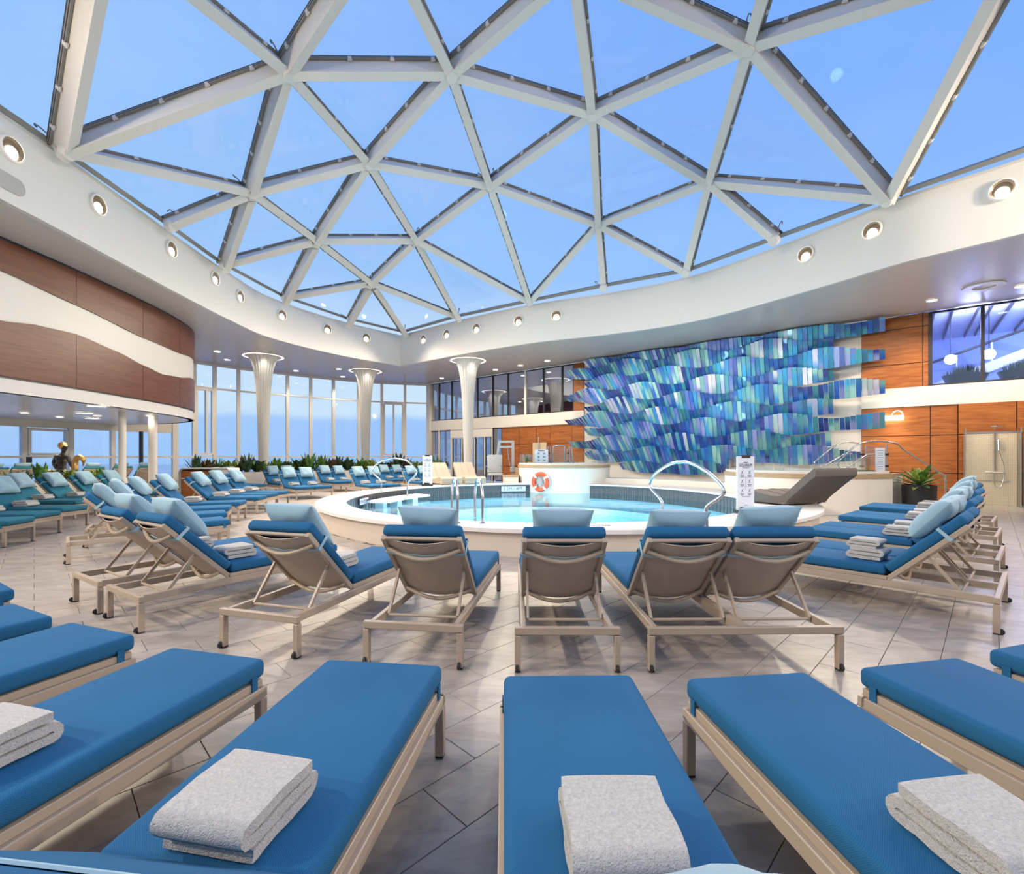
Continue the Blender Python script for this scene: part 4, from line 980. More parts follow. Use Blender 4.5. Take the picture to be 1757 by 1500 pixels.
for (x, y, h), s_ in zip([(-9.5, 17.5, 112), (-8.6, 19.0, 133), (-6.9, 20.1, 134), (-4.9, 22.0, 140)], ['first', 'second', 'third', 'fourth']):
    lounger(x, y, h, 'lounger in the rear window row, %s from left' % s_, n=2, pil=(0, 1), tow=(0, 1), grp=bg_)
for (x, y, h), s_ in zip([(-6.8, 16.5, 135), (-4.6, 17.5, 136), (-3.2, 19.6, 142)], ['first', 'second', 'third']):
    lounger(x, y, h, 'lounger in the front window row, %s from left' % s_, n=2, pil=(0, 1), tow=(0, 1), grp=bg_)
# raised deck by the low windows with loungers that face the sea
dk = struct('floor_deck', MB().prism([(-13.55, 8), (-12.75, 16.9), (-15.2, 19.7), (-17.9, 18), (-18.6, 8)], 0, .17).build('floor_deck', M_cream))
for i, (u, yy) in enumerate(((20, 15.2), (65, 16.1), (187, 16.3), (235, 17.2), (277, 18.1))):
    x = (u-CX)/FPX*yy; h = -68; r = math.radians(h)
    lounger(x-.35+TOT*math.sin(r)*1.0, yy+TOT*math.cos(r), h, 'lounger facing the low windows, %s from left' % ordw(i+1), teal=True, tow=(), z=.17, grp='loungers facing the sea')
# ================================================================ pool furniture
def arc(c, r, a0, a1, n=10, ax=Vector((1, 0, 0)), az=Vector((0, 0, 1))):
    return [Vector(c)+ax*(r*math.cos(a0+(a1-a0)*i/n))+az*(r*math.sin(a0+(a1-a0)*i/n)) for i in range(n+1)]
def spline3(pts, k=6):
    pts = [Vector(p) for p in pts]; P = [2*pts[0]-pts[1]]+pts+[2*pts[-1]-pts[-2]]; out = []
    for i in range(1, len(P)-2):
        a, b, c, d = P[i-1:i+3]
        for j in range(k):
            t = j/k; out.append(.5*((2*b)+(c-a)*t+(2*a-5*b+4*c-d)*t*t+(3*b-a-3*c+d)*t**3))
    return out+[pts[-1]]
def grab_rail(name, label, pix, A, B, zb0, zb1):
    """hooped rail in the vertical plane X = A + B*Y, surveyed from the photo"""
    pts = []
    for u, v in pix:
        r = (u-CX)/FPX; Y = A/(r-B); pts.append(Vector((r*Y, Y, EYE-(v-CY)*Y/FPX)))
    pts = [Vector((pts[0].x, pts[0].y, zb0))]+pts+[Vector((pts[-1].x, pts[-1].y, zb1))]
    base = Vector((pts[0].x, pts[0].y, 0)); t = thing(name, label, 'handrail', base)
    MB(base).tube(spline3(pts, 5), .024, 10).build('rail_tube', M_steel, t, 60)
    for p in (pts[0], pts[-1]): MB(base).lathe([(.05, 0), (.05, .012), (.03, .02)], 14, (p.x, p.y, max(p.z, .02))).build('base_flange', M_steel, t, 40)
grab_rail('pool_handrail', 'looped steel handrail over the coping, right of the pool centre',
          [(1136, 872), (1136, 863), (1131, 854), (1117, 838), (1115, 828), (1125, 812), (1148, 797), (1168, 793), (1187, 795), (1211, 808), (1232, 826), (1242, 840), (1238, 851), (1213, 869), (1212, 887), (1213, 918)], 3.677, -.148, -.1, .02)
grab_rail('pool_handrail', 'looped steel handrail at the left pool bench',
          [(654, 836), (654, 825), (642, 813), (641, 804), (651, 793), (668, 787), (683, 787), (700, 792), (714, 806), (713, 815), (700, 830), (699, 850)], -22.49, 1.3, .42, .2)
for k, xc in enumerate((-.84, -.455)):
    p0 = Vector((xc, 7.38, .42)); p1 = Vector((xc-.16, 7.95, -.4)); ax = Vector((p1.x-p0.x, p1.y-p0.y, 0)); L = ax.length; ax.normalize()
    c = p0.lerp(p1, .5); pts = [p0, Vector((p0.x, p0.y, .8))]+arc((c.x, c.y, .8), L/2, PI, 0, 12, ax)+[Vector((p1.x, p1.y, .5)), p1]
    b = Vector((xc, 7.38, .42)); t = thing('ladder_rail', 'steel pool ladder hoop, %s of the pair' % ('left' if k == 0 else 'right'), 'handrail', b, 0, 'pool ladder hoops')
    MB(b).tube(pts, .022, 10).build('rail_tube', M_steel, t, 60); MB(b).lathe([(.045, 0), (.045, .012), (.03, .02)], 14, p0).build('base_flange', M_steel, t, 40)
# sign boards
def sign_board(loc, rz, label, w=.30, h=.98):
    t = thing('sign_board', label, 'sign', loc, rz)
    MB().box((0, 0, .03), (w+.04, .16, .06)).box((-.02, 0, .085), (w*.55, .07, .05)).build('base', M_black, t)
    MB().box((0, 0, .06+h/2), (w, .035, h)).build('board', M_board, t)
    MB().box((0, 0, .06+h-.005), (w*.5, .05, .05)).build('clip', M_black, t)
    def txt(s, size, x, z, m=M_print):
        o = link('lettering', text_mesh(s, size, m), t); o.location = (x, -.0195, z); o.rotation_euler = (PI/2, 0, 0); return o
    txt('SOLARIUM', .056, .0, .06+h*.832).scale = (1, 1.5, 1)
    pr = MB()
    for z, ww in ((.885, .09), (.785, .15), (.25, .17), (.09, .06)): pr.box((0, -.0185, .06+h*z), (ww, .002, .008 if z != .885 else .012))
    for zi, z in enumerate((.70, .53, .36)):
        for x in (-.075, .075):
            pr.bar((x-.02, -.0185, .06+h*z-.03), (x+.018, -.0185, .06+h*z+.035), .002, .007, up=(0, 0, 1) if False else (1, 0, 0)) ; pr.bar((x+.02, -.0185, .06+h*z-.03), (x-.012, -.0185, .06+h*z+.02), .002, .006, up=(1, 0, 0))
            for q in range(3): pr.box((x, -.0185, .06+h*z-.055-.016*q), (.085-.02*q, .002, .007))
    for z in (.61, .44): pr.box((0, -.0185, .06+h*z), (w*.72, .002, .003))
    pr.box((0, -.0185, .06+h*.49), (.003, .002, h*.24))
    pr.build('print', M_print, t); return t
sp_ = px(1281, 881, ZK); sign_board((sp_.x, sp_.y+.05, ZK), .18, 'white SOLARIUM rules sign standing on the coping at right', .34, .98)
sl_ = px(735, 837, ZK); sign_board((-3.0, 16.95, ZK), -.05, 'white SOLARIUM rules sign standing on the coping at left', .34, 1.02)
# depth markers and deck lettering
def plaque(pos, nrm, w, h, body, label, size):
    R3 = Matrix((Vector((0, 0, 1)).cross(nrm).normalized(), Vector((0, 0, 1)), nrm)).transposed().to_4x4()
    t = thing('depth_marker', label, 'sign'); t.matrix_basis = Matrix.Translation(pos) @ R3
    MB().box((0, 0, .006), (w, h, .012)).build('plate', M_board, t)
    o = link('lettering', text_mesh(body, size, M_print), t); o.location = (0, 0, .0135)
def inner_pt(u):
    """far inside face of the pool seen in column u"""
    r = (u-CX)/FPX; A, B = PI_A, PI_B; cx, cy = PI_C
    a = r*r/(A*A)+1/(B*B); b = -2*(r*cx/(A*A)+cy/(B*B)); c = cx*cx/(A*A)+cy*cy/(B*B)-1
    Y = (-b+math.sqrt(max(b*b-4*a*c, 0)))/(2*a); p = Vector((r*Y, Y, 0)); n = Vector(((cx-p.x)/(A*A), (cy-p.y)/(B*B), 0)).normalized(); return p, n
p, n = inner_pt(881); plaque(p+n*.01+Vector((0, 0, .22)), n, .95, .19, '1.2M / 4FT.', 'pool depth plaque reading 1.2M / 4FT.', .17)
p, n = inner_pt(624); plaque(p+n*.01+Vector((0, 0, .215)), n, .62, .17, '1.1M | 3FT. 8IN.', 'pool depth plaque reading 1.1M 3FT 8IN', .095)
td = link('deck_lettering', text_mesh('NO DIVING', .125, M_print, .001)); td.location = (1.15, 7.17, ZK+.002); td.rotation_euler = (0, 0, .0); tag(td, 'dark NO DIVING lettering on the near coping', 'lettering')
# ---------------------------------------------------------------- raised whirlpools
def whirlpool(c, R, z1, label, a_glass):
    t = thing('whirlpool', label, 'whirlpool', (c[0], c[1], 0))
    MB().lathe([(R, -.3), (R, z1-.17)], 72).build('drum', M_cream, t, 30)
    MB().lathe([(R+.03, z1-.17), (R+.03, z1-.06), (R-.05, z1-.06), (R-.05, z1-.17)], 72).build('wood_lip', M_lip, t, 30)
    MB().lathe([(R-.02, z1-.06), (R-.02, z1), (R-.5, z1), (R-.5, z1-.25), (.01, z1-.25)], 72).build('rim', M_white, t, 30)
    MB().lathe([(R-.48, z1-.07), (.001, z1-.07)], 48).build('water', M_water, t)
    g0, g1, n = a_glass
    for i in range(n):
        a, b = g0+(g1-g0)*i/n, g0+(g1-g0)*(i+1)/n; k = 5
        pts = [Vector(((R-.04)*math.cos(a+.008+(b-a-.016)*j/k), (R-.04)*math.sin(a+.008+(b-a-.016)*j/k), 0)) for j in range(k+1)]
        MB().ribbon(pts, z1, z1+.34, 0, .014).build('glass_panel', G_clear, t, 40)
    return t
WJ1, RJ1 = (2.13, 19.7), 1.86; WJ2, RJ2 = (8.2, 13.75), 1.9
j1 = whirlpool(WJ1, RJ1, 1.2, 'raised round whirlpool with wood lip behind the life ring', (math.radians(180), math.radians(375), 7))
j2 = whirlpool(WJ2, RJ2, 1.08, 'raised round whirlpool with steel rails right of the pool', (math.radians(120), math.radians(300), 7))
# straight end of the right whirlpool towards the stairs
o_ = Vector((8.2, 13.75, 0)); ew = MB(o_)
q0 = px(1440, 884, 0); q1 = Vector((9.75, 12.6, 0)); ew.prism([(8.3, 11.86), (9.72, 12.2), (10.1, 14.2), (8.6, 15.2)], 0, .91); ew.build('end_block', M_cream, j2)
ew = MB(o_); ew.prism([(8.3, 11.83), (9.76, 12.17), (10.14, 14.2), (8.6, 15.2)], .91, 1.02); ew.build('end_lip', M_lip, j2)
ew = MB(o_); ew.prism([(8.35, 11.92), (9.68, 12.25), (10.04, 14.2), (8.6, 15.1)], 1.02, 1.08); ew.build('end_top', M_white, j2)
st2 = thing('pool_steps', 'cream steps with wood treads beside the black plant pot', 'steps', (10.4, 13.6, 0))
for k in range(4):
    z = .27*(4-k)-.08; MB((10.4, 13.6, 0)).box((10.25+.33*k, 13.4-.12*k, z/2-.02), (.34, 1.3, z-.04)).build('step_block', M_cream, st2); MB((10.4, 13.6, 0)).box((10.25+.33*k, 13.4-.12*k, z-.02), (.37, 1.34, .05)).build('tread', M_lip, st2)
# rails and gate of the right whirlpool
def rails(name, label, paths, base, r=.022):
    t = thing(name, label, 'handrail', base)
    for p in paths: MB(base).tube(p, r, 8).build('rail_tube', M_steel, t, 60)
    return t
def pp(lst, Y): return [pxy(u, v, Y) for u, v in lst]
b2 = Vector((9.6, 12.8, 1.08))
rt = rails('whirlpool_handrails', 'bent steel handrails leading over the right whirlpool and down its steps', [
    spline3(pp([(1410, 801), (1400, 800), (1398, 795), (1403, 788), (1441, 761), (1478, 761)], 14.2), 4), pp([(1410, 802), (1447, 780), (1460, 778), (1465, 783), (1465, 801)], 14.2),
    spline3(pp([(1450, 803), (1440, 803), (1437, 797), (1441, 790), (1478, 760), (1533, 760), (1556, 776), (1617, 814), (1622, 822), (1622, 868)], 12.9), 4), pp([(1452, 803), (1487, 780), (1503, 780)], 12.9),
    pp([(1521, 762), (1521, 810)], 12.9), pp([(1510, 765), (1510, 810)], 13.2), pp([(1478, 762), (1478, 803)], 13.2), pp([(1486, 764), (1486, 803)], 13.4)], b2)
gt = MB(b2)
for i in range(6): gt.tube(pp([(1489+2.4*i, 766), (1489+2.4*i, 801)], 13.6), .006, 5)
for i in range(9): gt.tube(pp([(1488, 767+4*i), (1503, 767+4*i)], 13.6), .006, 5)
gt.build('gate_mesh', M_steel, rt)
for u in (1479, 1521):
    for v in (780, 800): MB(b2).box(pxy(u, v, 12.85), (.09, .06, .05)).build('hinge', M_black, rt)
pa = pxy(1510, 789, 12.6); sg = thing('rules_sign', 'pale blue rules sign on the rail of the right whirlpool', 'sign', pa)
MB().box((0, 0, 0), (.20, .02, .62), Matrix.Rotation(-.5, 3, 'Z')).build('board', M_board, sg)
sgp = MB()
for i in range(9): sgp.box(Matrix.Rotation(-.5, 3, 'Z') @ Vector((0, -.012, .24-.06*i)), (.12 if i % 3 else .15, .003, .008), Matrix.Rotation(-.5, 3, 'Z'))
sgp.build('print', M_print, sg)
# gate, rails and sign of the left whirlpool
Yg = 19.2; b1 = pxy(960, 796, Yg)
g1 = rails('whirlpool_gate', 'steel gate and rails standing on the left whirlpool rim', [
    spline3(pp([(949, 794), (949, 770), (952, 765), (967, 765), (969, 770), (969, 794)], Yg), 3), pp([(940, 794), (940, 766), (944, 766), (946, 795)], Yg), pp([(973, 794), (973, 770)], Yg), pp([(977, 766), (978, 795)], Yg-.3), pp([(980, 766), (984, 795)], Yg-.5)], b1, .03)
gt = MB(b1)
for i in range(8): gt.tube(pp([(951+2.2*i, 767), (951+2.2*i, 793)], Yg), .007, 4)
for i in range(9): gt.tube(pp([(950, 769+2.9*i), (968, 769+2.9*i)], Yg), .007, 4)
gt.build('gate_mesh', M_steel, g1)
for u, v in ((941, 778), (941, 792), (976, 778), (976, 792)): MB(b1).box(pxy(u, v, Yg-.1), (.1, .06, .07)).build('hinge', M_black, g1)
ps = pxy(929, 783, Yg-.6); sg = thing('rules_sign', 'pale blue rules sign behind the left whirlpool rim', 'sign', ps)
MB().box((0, 0, 0), (.52, .03, .52)).build('board', M_board, sg); sgp = MB(); sgp.box((0, -.018, .21), (.26, .003, .025))
for i in range(3):
    for j in range(2):
        for q in range(2): sgp.box((-.11+.22*j, -.018, .12-.13*i-.035*q), (.10-.03*q, .003, .02))
sgp.build('print', M_print, sg)
# step on the left of that whirlpool
stl = thing('whirlpool_step', 'low cream step with wood tread left of the left whirlpool', 'steps', (-.3, 18.9, 0))
MB((-.3, 18.9, 0)).box((-.05, 19.3, .32), (.62, .6, .64)).build('block', M_cream, stl); MB((-.3, 18.9, 0)).box((-.05, 19.3, .67), (.66, .64, .07)).build('tread', M_lip, stl)
MB((-.3, 18.9, 0)).box((.28, 19.75, .5), (.3, .5, 1.0)).build('riser', M_lip, stl)
# cream ledge below the relief between the whirlpools
lv, lf = ring_seg(PO_C, math.radians(14), math.radians(76), .02, .9, (PO_A, PO_B), 0, .62, 24)
struct('trim_1', MB().add(lv, lf).build('trim_1', M_cream, None, 30))
# ---------------------------------------------------------------- life ring
lp = Vector((WJ1[0], WJ1[1], 0)); dr = Vector((929-CX, FPX, 0)).normalized()
# point on the drum facing the viewer
cdir = (Vector((-.06, -1, 0))).normalized(); rp_ = Vector((1.12, 19.7-math.sqrt(RJ1**2-1.01**2), 0)); nn = (rp_-lp).normalized(); pos = rp_+nn*.09+Vector((0, 0, EYE-(827-CY)*rp_.y/FPX))
lr = thing('life_ring', 'orange life ring with white bands hung on the whirlpool wall', 'life ring', pos)
R3 = Matrix((Vector((0, 0, 1)).cross(nn).normalized(), Vector((0, 0, 1)), nn)).transposed()
def torus_seg(a0, a1, r, n, k=10, R=.30): return [R3 @ Vector((R*math.cos(a0+(a1-a0)*i/n), R*math.sin(a0+(a1-a0)*i/n), 0)) for i in range(n+1)], r
pts, r = torus_seg(0, 2*PI, .085, 40); MB().tube(pts[:-1], .078, 12, True).build('ring', M_orange, lr, 60)
for a in (.6, 2.35, 3.95, 5.45):
    pts, _ = torus_seg(a-.13, a+.13, .09, 4); MB().tube(pts, .083, 12).build('band', M_frame, lr, 60)
pts, _ = torus_seg(0, 2*PI, 0, 40, R=.40); MB().tube([p+nn*.03*math.sin(i*.6) for i, p in enumerate(pts[:-1])], .009, 6, True).build('rope', M_frame, lr)
MB().box((0, 0, 0), (.16, .05, .26), None).tube([R3 @ Vector((-.2, -.12, -.02)), R3 @ Vector((0, .02, -.02)), R3 @ Vector((.2, -.14, -.02))], .03, 6).build('holder', M_grey, lr)
# ---------------------------------------------------------------- pool lift with seat
Yl = 20.5; lb_ = Vector(((888-CX)/FPX*Yl, Yl, 0)); lft = thing('pool_lift', 'grey pool lift with padded seat and overhead arm beside wood panels', 'pool lift', lb_)
MB(lb_).bar(pxy(880, 800, Yl), pxy(880, 760, Yl), .12, .12, up=(0, 1, 0)).build('mast', M_grey, lft)
for v in (758, 767): MB(lb_).bar(pxy(857, v, Yl), pxy(882, v, Yl), .11, .09).build('arm', M_grey, lft)
MB(lb_).bar(pxy(857, 757, Yl), pxy(853, 783, Yl), .1, .1, up=(0, 1, 0)).build('hanger', M_grey, lft)
MB(lb_).tube(pp([(871, 770), (873, 785), (875, 800)], Yl-.1), .025, 6).build('actuator', M_steel, lft)
MB(lb_).lathe([(.02, -.12), (.11, -.1), (.13, 0), (.11, .13), (.02, .15)], 14, pxy(880, 806, Yl)).build('motor_housing', M_grey, lft, 40)
MB(lb_).bar(pxy(880, 812, Yl), Vector((pxy(880, 812, Yl).x, Yl, 0)), .16, .16, up=(0, 1, 0)).build('pedestal', M_grey, lft)
sb = rbox('seat_back', (.62, .09, .78), .035, M_grey); sb.transform(Matrix.Rotation(-.25, 4, 'X')); sb.transform(Matrix.Translation(pxy(849, 796, Yl-.3)-lb_)); link('seat_back', sb, lft)
ss = rbox('seat', (.62, .6, .09), .035, M_grey); ss.transform(Matrix.Translation(pxy(850, 814, Yl-.6)-lb_)); link('seat', ss, lft)
for u in (836, 862): MB(lb_).tube(pp([(u, 800), (u-3, 800)], Yl-.3)+[pxy(u-4, 802, Yl-.9)], .02, 6).build('armrest', M_steel, lft)
for u0, u1 in ((832, 822), (858, 846)): MB(lb_).tube([pxy(u0, 815, Yl-.7), pxy(u1, 828, Yl-.9)], .025, 6).build('leg_support', M_steel, lft)
MB(lb_).bar(pxy(815, 829, Yl-1), pxy(845, 831, Yl-1), .4, .05).build('footrest', M_grey, lft)
# ---------------------------------------------------------------- woven loungers on the coping
def woven(loc, h, w, m, label, name, zb=ZK):
    t = thing(name, label, 'sun lounger', (*loc, zb), -math.radians(h))
    prof = [(.0, .20), (-.25, .25), (-.6, .20), (-.95, .16), (-1.15, .20), (-1.35, .36), (-1.6, .58), (-1.85, .78)]
    pr = spline3([Vector((0, y, z)) for y, z in prof], 5); top = []; n = len(pr)
    for i, p in enumerate(pr):
        a = pr[max(0, i-1)]; b = pr[min(n-1, i+1)]; d = (b-a).normalized(); nv = Vector((0, d.z, -d.y)); nv = nv if nv.z > 0 else -nv; top.append((p, nv))
    up_ = [Vector((0, p.y, p.z))+nv*.03 for p, nv in top]
    lo_ = [Vector((0, p.y, max(.03, p.z-.20) if p.y > -1.2 else p.z-.10)) for p, nv in top]
    lo_ = [q if q.y > -1.2 else q+Vector((0, -.05, 0)) for q in lo_]; lo_[-1] = up_[-1]+Vector((0, -.03, -.05))
    ring_ = up_+lo_[::-1]; k = len(ring_); vs = [Vector((x, q.y, q.z)) for x in (-w/2, w/2) for q in ring_]
    fs = [(i, (i+1) % k, k+(i+1) % k, k+i) for i in range(k)]+[(i, i+1, k-2-i, k-1-i) for i in range(k//2-1)]+[(k+i, k+k-1-i, k+k-2-i, k+i+1) for i in range(k//2-1)]
    MB().add(vs, fs).build('shell', m, t, 40)
    for x in (-w/6, w/6): MB().tube([Vector((x, q.y, q.z+.004)) for q in up_], .007, 5).build('seam', m, t)
    for y in (-.2, -1.1):
        for x in (-w/2+.08, w/2-.08): MB().box((x, y, .02), (.05, .05, .04)).build('foot', M_black, t)
    return t
woven((5.85, 11.35), -22, 1.25, M_wicker, 'large grey wicker chaise on the right coping', 'wicker_chaise')
woven((-2.2, 17.6), 152, .80, M_wick2, 'beige mesh chaise beside the left sign, left one', 'mesh_chaise')
woven((-1.35, 17.95), 158, .80, M_wick2, 'beige mesh chaise beside the left sign, right one', 'mesh_chaise')
# ---------------------------------------------------------------- shower screen at right
def shower(u0, u1, label):
    t0, t1 = wt(u0), wt(u1); b = wp((t0+t1)/2, .5, 0); t = thing('shower', label, 'shower', b)
    m_ = MB(b); wbox(m_, t0, t1, .0, 2.18, .3, .38); m_.build('mosaic_wall', M_mosaic, t)
    n_ = 30; g_ = MB(b)
    for i in range(1, n_): wbox(g_, t0+(t1-t0)*i/n_-.004, t0+(t1-t0)*i/n_+.004, .0, 2.16, .38, .382)
    for i in range(1, 40): wbox(g_, t0, t1, 2.18*i/40-.004, 2.18*i/40+.004, .38, .382)
    tag(g_.build('mosaic_joints', M_cream, t), kind='stuff')
    for tt in (t0, t1): m_ = MB(b); wbox(m_, tt-.006, tt+.006, 0, 2.3, .28, .98); m_.build('side_screen', G_clear, t); m_ = MB(b); wbox(m_, tt-.012, tt+.012, 0, 2.3, .98, 1.0); m_.build('screen_edge', M_steel, t)
    m_ = MB(b); wbox(m_, t0, t1, 2.16, 2.21, .3, .39); m_.build('top_rail', M_steel, t)
    tc_ = wt((u0+u1)/2+7)
    MB(b).tube([wp(tc_, .42, .95), wp(tc_, .42, 2.3), wp(tc_, .5, 2.38), wp(tc_, .75, 2.38)], .018, 8).build('riser_pipe', M_steel, t, 60)
    MB(b).lathe([(.001, .03), (.17, .0), (.17, -.02), (.001, -.02)], 20, wp(tc_, .78, 2.36)).build('rain_head', M_steel, t, 40)
    MB(b).tube([wp(tc_-.2, .44, .98), wp(tc_+.2, .44, .98)], .03, 8).build('mixer', M_steel, t)
    MB(b).tube([wp(tc_+.08, .46, 1.95), wp(tc_+.08, .5, 1.65)], .03, 8).build('hand_shower', M_steel, t)
    MB(b).tube(spline3([wp(tc_+.08, .5, 1.65), wp(tc_+.2, .5, 1.1), wp(tc_+.12, .5, .55), wp(tc_, .48, .6), wp(tc_-.02, .46, .95)]), .009, 6).build('hose', M_steel, t)
    MB(b).tube([wp(t0+.1, .5, .72), wp(t1-.15, .5, .72)], .015, 6).build('towel_bar', M_steel, t)
shower(1651, 1741, 'beige mosaic shower stall with chrome rain shower against the wood wall')
shower(1752, 1842, 'second mosaic shower stall cut by the right edge')
# small one far left behind the left whirlpool
t0, t1 = wt(921), wt(944); b = wp((t0+t1)/2, .4, 0); ts_ = thing('shower', 'small pale mosaic shower screen behind the left whirlpool gate', 'shower', b)
m_ = MB(b); wbox(m_, t0, t1, 0, 2.2, .3, .38); m_.build('mosaic_wall', M_mosaic, ts_); MB(b).tube([wp((t0+t1)/2, .45, 1), wp((t0+t1)/2, .45, 2.5), wp((t0+t1)/2, .8, 2.55)], .03, 6).build('riser_pipe', M_steel, ts_)
# wall lamp on the wood wall
wl_t = wt(1532); wpz = EYE+(CY-716)*wp(wl_t, .2).y/FPX; wlp = wp(wl_t, .06, wpz); wlm = thing('wall_lamp', 'glowing wall lamp on the wood panels above the steps', 'lamp', wlp)
MB(wlp).tube([wp(wl_t-.28, .26, wpz-.03), wp(wl_t+.28, .26, wpz-.03)], .075, 12).build('glow_tube', M_lampglow, wlm, 60); MB(wlp).tube(arc(wp(wl_t+.12, .12, wpz+.08), .14, 0, PI, 8, WD), .02, 6).build('bracket', M_frame, wlm)
MB(wlp).bar(wp(wl_t, .05, wpz+.02), wp(wl_t, .22, wpz-.01), .2, .06).build('arm', M_frame, wlm)
spot('wall_lamp_light', wp(wl_t, .45, wpz-.12), wp(wl_t, .6, 0), 60, 2.6, .8, .1)
# ---------------------------------------------------------------- plants
def leaf_geo(mb, base, d, up, L, W_, bend, n=6):
    d = d.normalized(); x = d.cross(up)
    x = x.normalized() if x.length > 1e-3 else Vector((1, 0, 0)); pts = []
    for i in range(n+1):
        q = i/n; p = base+d*(L*q)+Vector((0, 0, -bend*L*q*q)); w = W_*math.sin(PI*min(1, q*.92+.08))**.8*(1-q*.15)
        if i == n: w = .001
        pts += [p-x*w/2, p+Vector((0, 0, -.012*w/.1 if w > .02 else 0)), p+x*w/2]
    fs = []
    for i in range(n): a = 3*i; fs += [(a, a+1, a+4, a+3), (a+1, a+2, a+5, a+4)]
    mb.add(pts, fs)
def plant_mesh(kind, seed):
    rn = random.Random(seed); mb = MB()
    if kind == 'spiky': N, L, W_, sp, bd = 34, .55, .035, .55, .25
    elif kind == 'broad': N, L, W_, sp, bd = 24, .50, .16, .75, .30
    elif kind == 'tall': N, L, W_, sp, bd = 18, .62, .13, .5, .18
    else: N, L, W_, sp, bd = 30, .40, .11, .85, .2
    for i in range(N):
        a = 2.4*i+rn.uniform(-.3, .3); e_ = sp*(.35+.75*i/N)+rn.uniform(-.1, .1); d = Vector((math.cos(a)*math.sin(e_), math.sin(a)*math.sin(e_), math.cos(e_)))
        leaf_geo(mb, Vector((math.cos(a)*.05, math.sin(a)*.05, .02+.10*(1-i/N))), d, Vector((0, 0, 1)), L*rn.uniform(.7, 1.1), W_*rn.uniform(.8, 1.15), bd*rn.uniform(.6, 1.3))
    return mb
PL = [(k, m, plant_mesh(k, s_).mesh(k+'_foliage', M_leaf[m])) for k, m, s_ in (('broad', 0, 1), ('broad', 1, 2), ('tall', 2, 3), ('spiky', 0, 4), ('low', 1, 5), ('low', 3, 6), ('tall', 0, 7), ('broad', 2, 8))]
KN = {'broad': 'broad-leaved', 'tall': 'tall', 'spiky': 'spiky', 'low': 'bushy'}; CN = ['green', 'yellow-green', 'dark green', 'reddish']
stem_m = MB().lathe([(.03, 0), (.025, .12), (.001, .14)], 8).mesh('stem', M_soil)
def planter_run(path, z, wid, label, grp, tmpl, step, zt):
    b = path[len(path)//2]; t = thing('planter', label, 'planter', (b.x, b.y, 0)); o_ = Vector((b.x, b.y, 0))
    MB(o_).ribbon(path, 0, z, wid/2, .06).build('front_wall', M_cream, t, 30); MB(o_).ribbon(path, 0, z, -wid/2+.06, .06).build('rear_wall', M_cream, t, 30)
    MB(o_).ribbon(path, 0, z-.06, wid/2-.06, wid-.12).build('soil', M_soil, t, 30)
    L = lens(path)[-1]; s_ = .3; lst = []; k = 0
    while s_ < L-.2:
        p, d = at_len(path, s_); q = p+Vector((d.y, -d.x, 0))*random.uniform(-.12, .12); kd, m, me = PL[(k*5+random.randint(0, 2)) % len(PL)]
        r = thing('leafy_plant', '', 'plant', (q.x, q.y, z-.06), random.uniform(0, 6), grp); sc_ = random.uniform(.85, 1.25)*zt; r.scale = (sc_, sc_, sc_)
        link('foliage', me, r); link('stem', stem_m, r); lst.append((r, CN[m]+' '+KN[kd])); s_ += step*random.uniform(.8, 1.2); k += 1
    for i, (r, nm) in enumerate(sorted(lst, key=lambda e_: proj(e_[0].matrix_basis.translation)[0])): r['label'] = tmpl.format(nm, ordw(i+1))
PATH1 = smooth_path([(-13.4, 19.7), (-12.6, 20.7), (-11.0, 21.7), (-9.2, 23.3), (-7.0, 24.9), (-4.6, 25.9), (-3.4, 26.2)], .3)
planter_run(PATH1, .78, .9, 'long cream planter full of leafy plants before the bow windows', 'plants in the window planter', '{} plant, {} from left in the window planter', .38, 1.3)
PATH2 = smooth_path([(-13.2, 9.2), (-13.0, 12), (-12.8, 14.2), (-12.95, 15.7)], .3)
planter_run(PATH2, .75, .62, 'low cream planter of plants around the statue', 'plants in the statue planter', '{} plant, {} from left in the statue planter', .40, .78)
# potted plant at right, leaf by leaf
pb = Vector((10.35, 12.15, 0)); pot = thing('potted_plant', 'green leafy plant in a tall black cylinder pot by the wood wall', 'plant', pb)
MB().lathe([(.001, .0), (.34, 0), (.355, .74), (.32, .74), (.31, .66), (.001, .66)], 32).build('pot', M_pot, pot, 40)
MB().lathe([(.31, .67), (.001, .68)], 20).build('soil', M_soil, pot)
rn = random.Random(5)
for i in range(34):
    a = 2.4*i; e_ = .3+1.15*i/34+rn.uniform(-.1, .1); d = Vector((math.cos(a)*math.sin(e_), math.sin(a)*math.sin(e_), math.cos(e_))); m_ = MB()
    leaf_geo(m_, Vector((math.cos(a)*.05, math.sin(a)*.05, .70+.12*(1-i/34))), d, Vector((0, 0, 1)), rn.uniform(.48, .70), rn.uniform(.13, .19), rn.uniform(.1, .35)); m_.build('leaf', M_leaf[0 if i % 3 else 1], pot, 60)
MB().tube([(0, 0, .67), (0, 0, .86)], .05, 8).build('trunk', M_soil, pot)
# small plant on the left whirlpool rim
q = pxy(904, 795, 18.9); sp1 = thing('leafy_plant', 'small spiky plant on the rim of the left whirlpool', 'plant', (q.x, q.y, 1.2)); sp1.scale = (.6, .6, .6); link('foliage', PL[3][2], sp1); link('stem', stem_m, sp1)
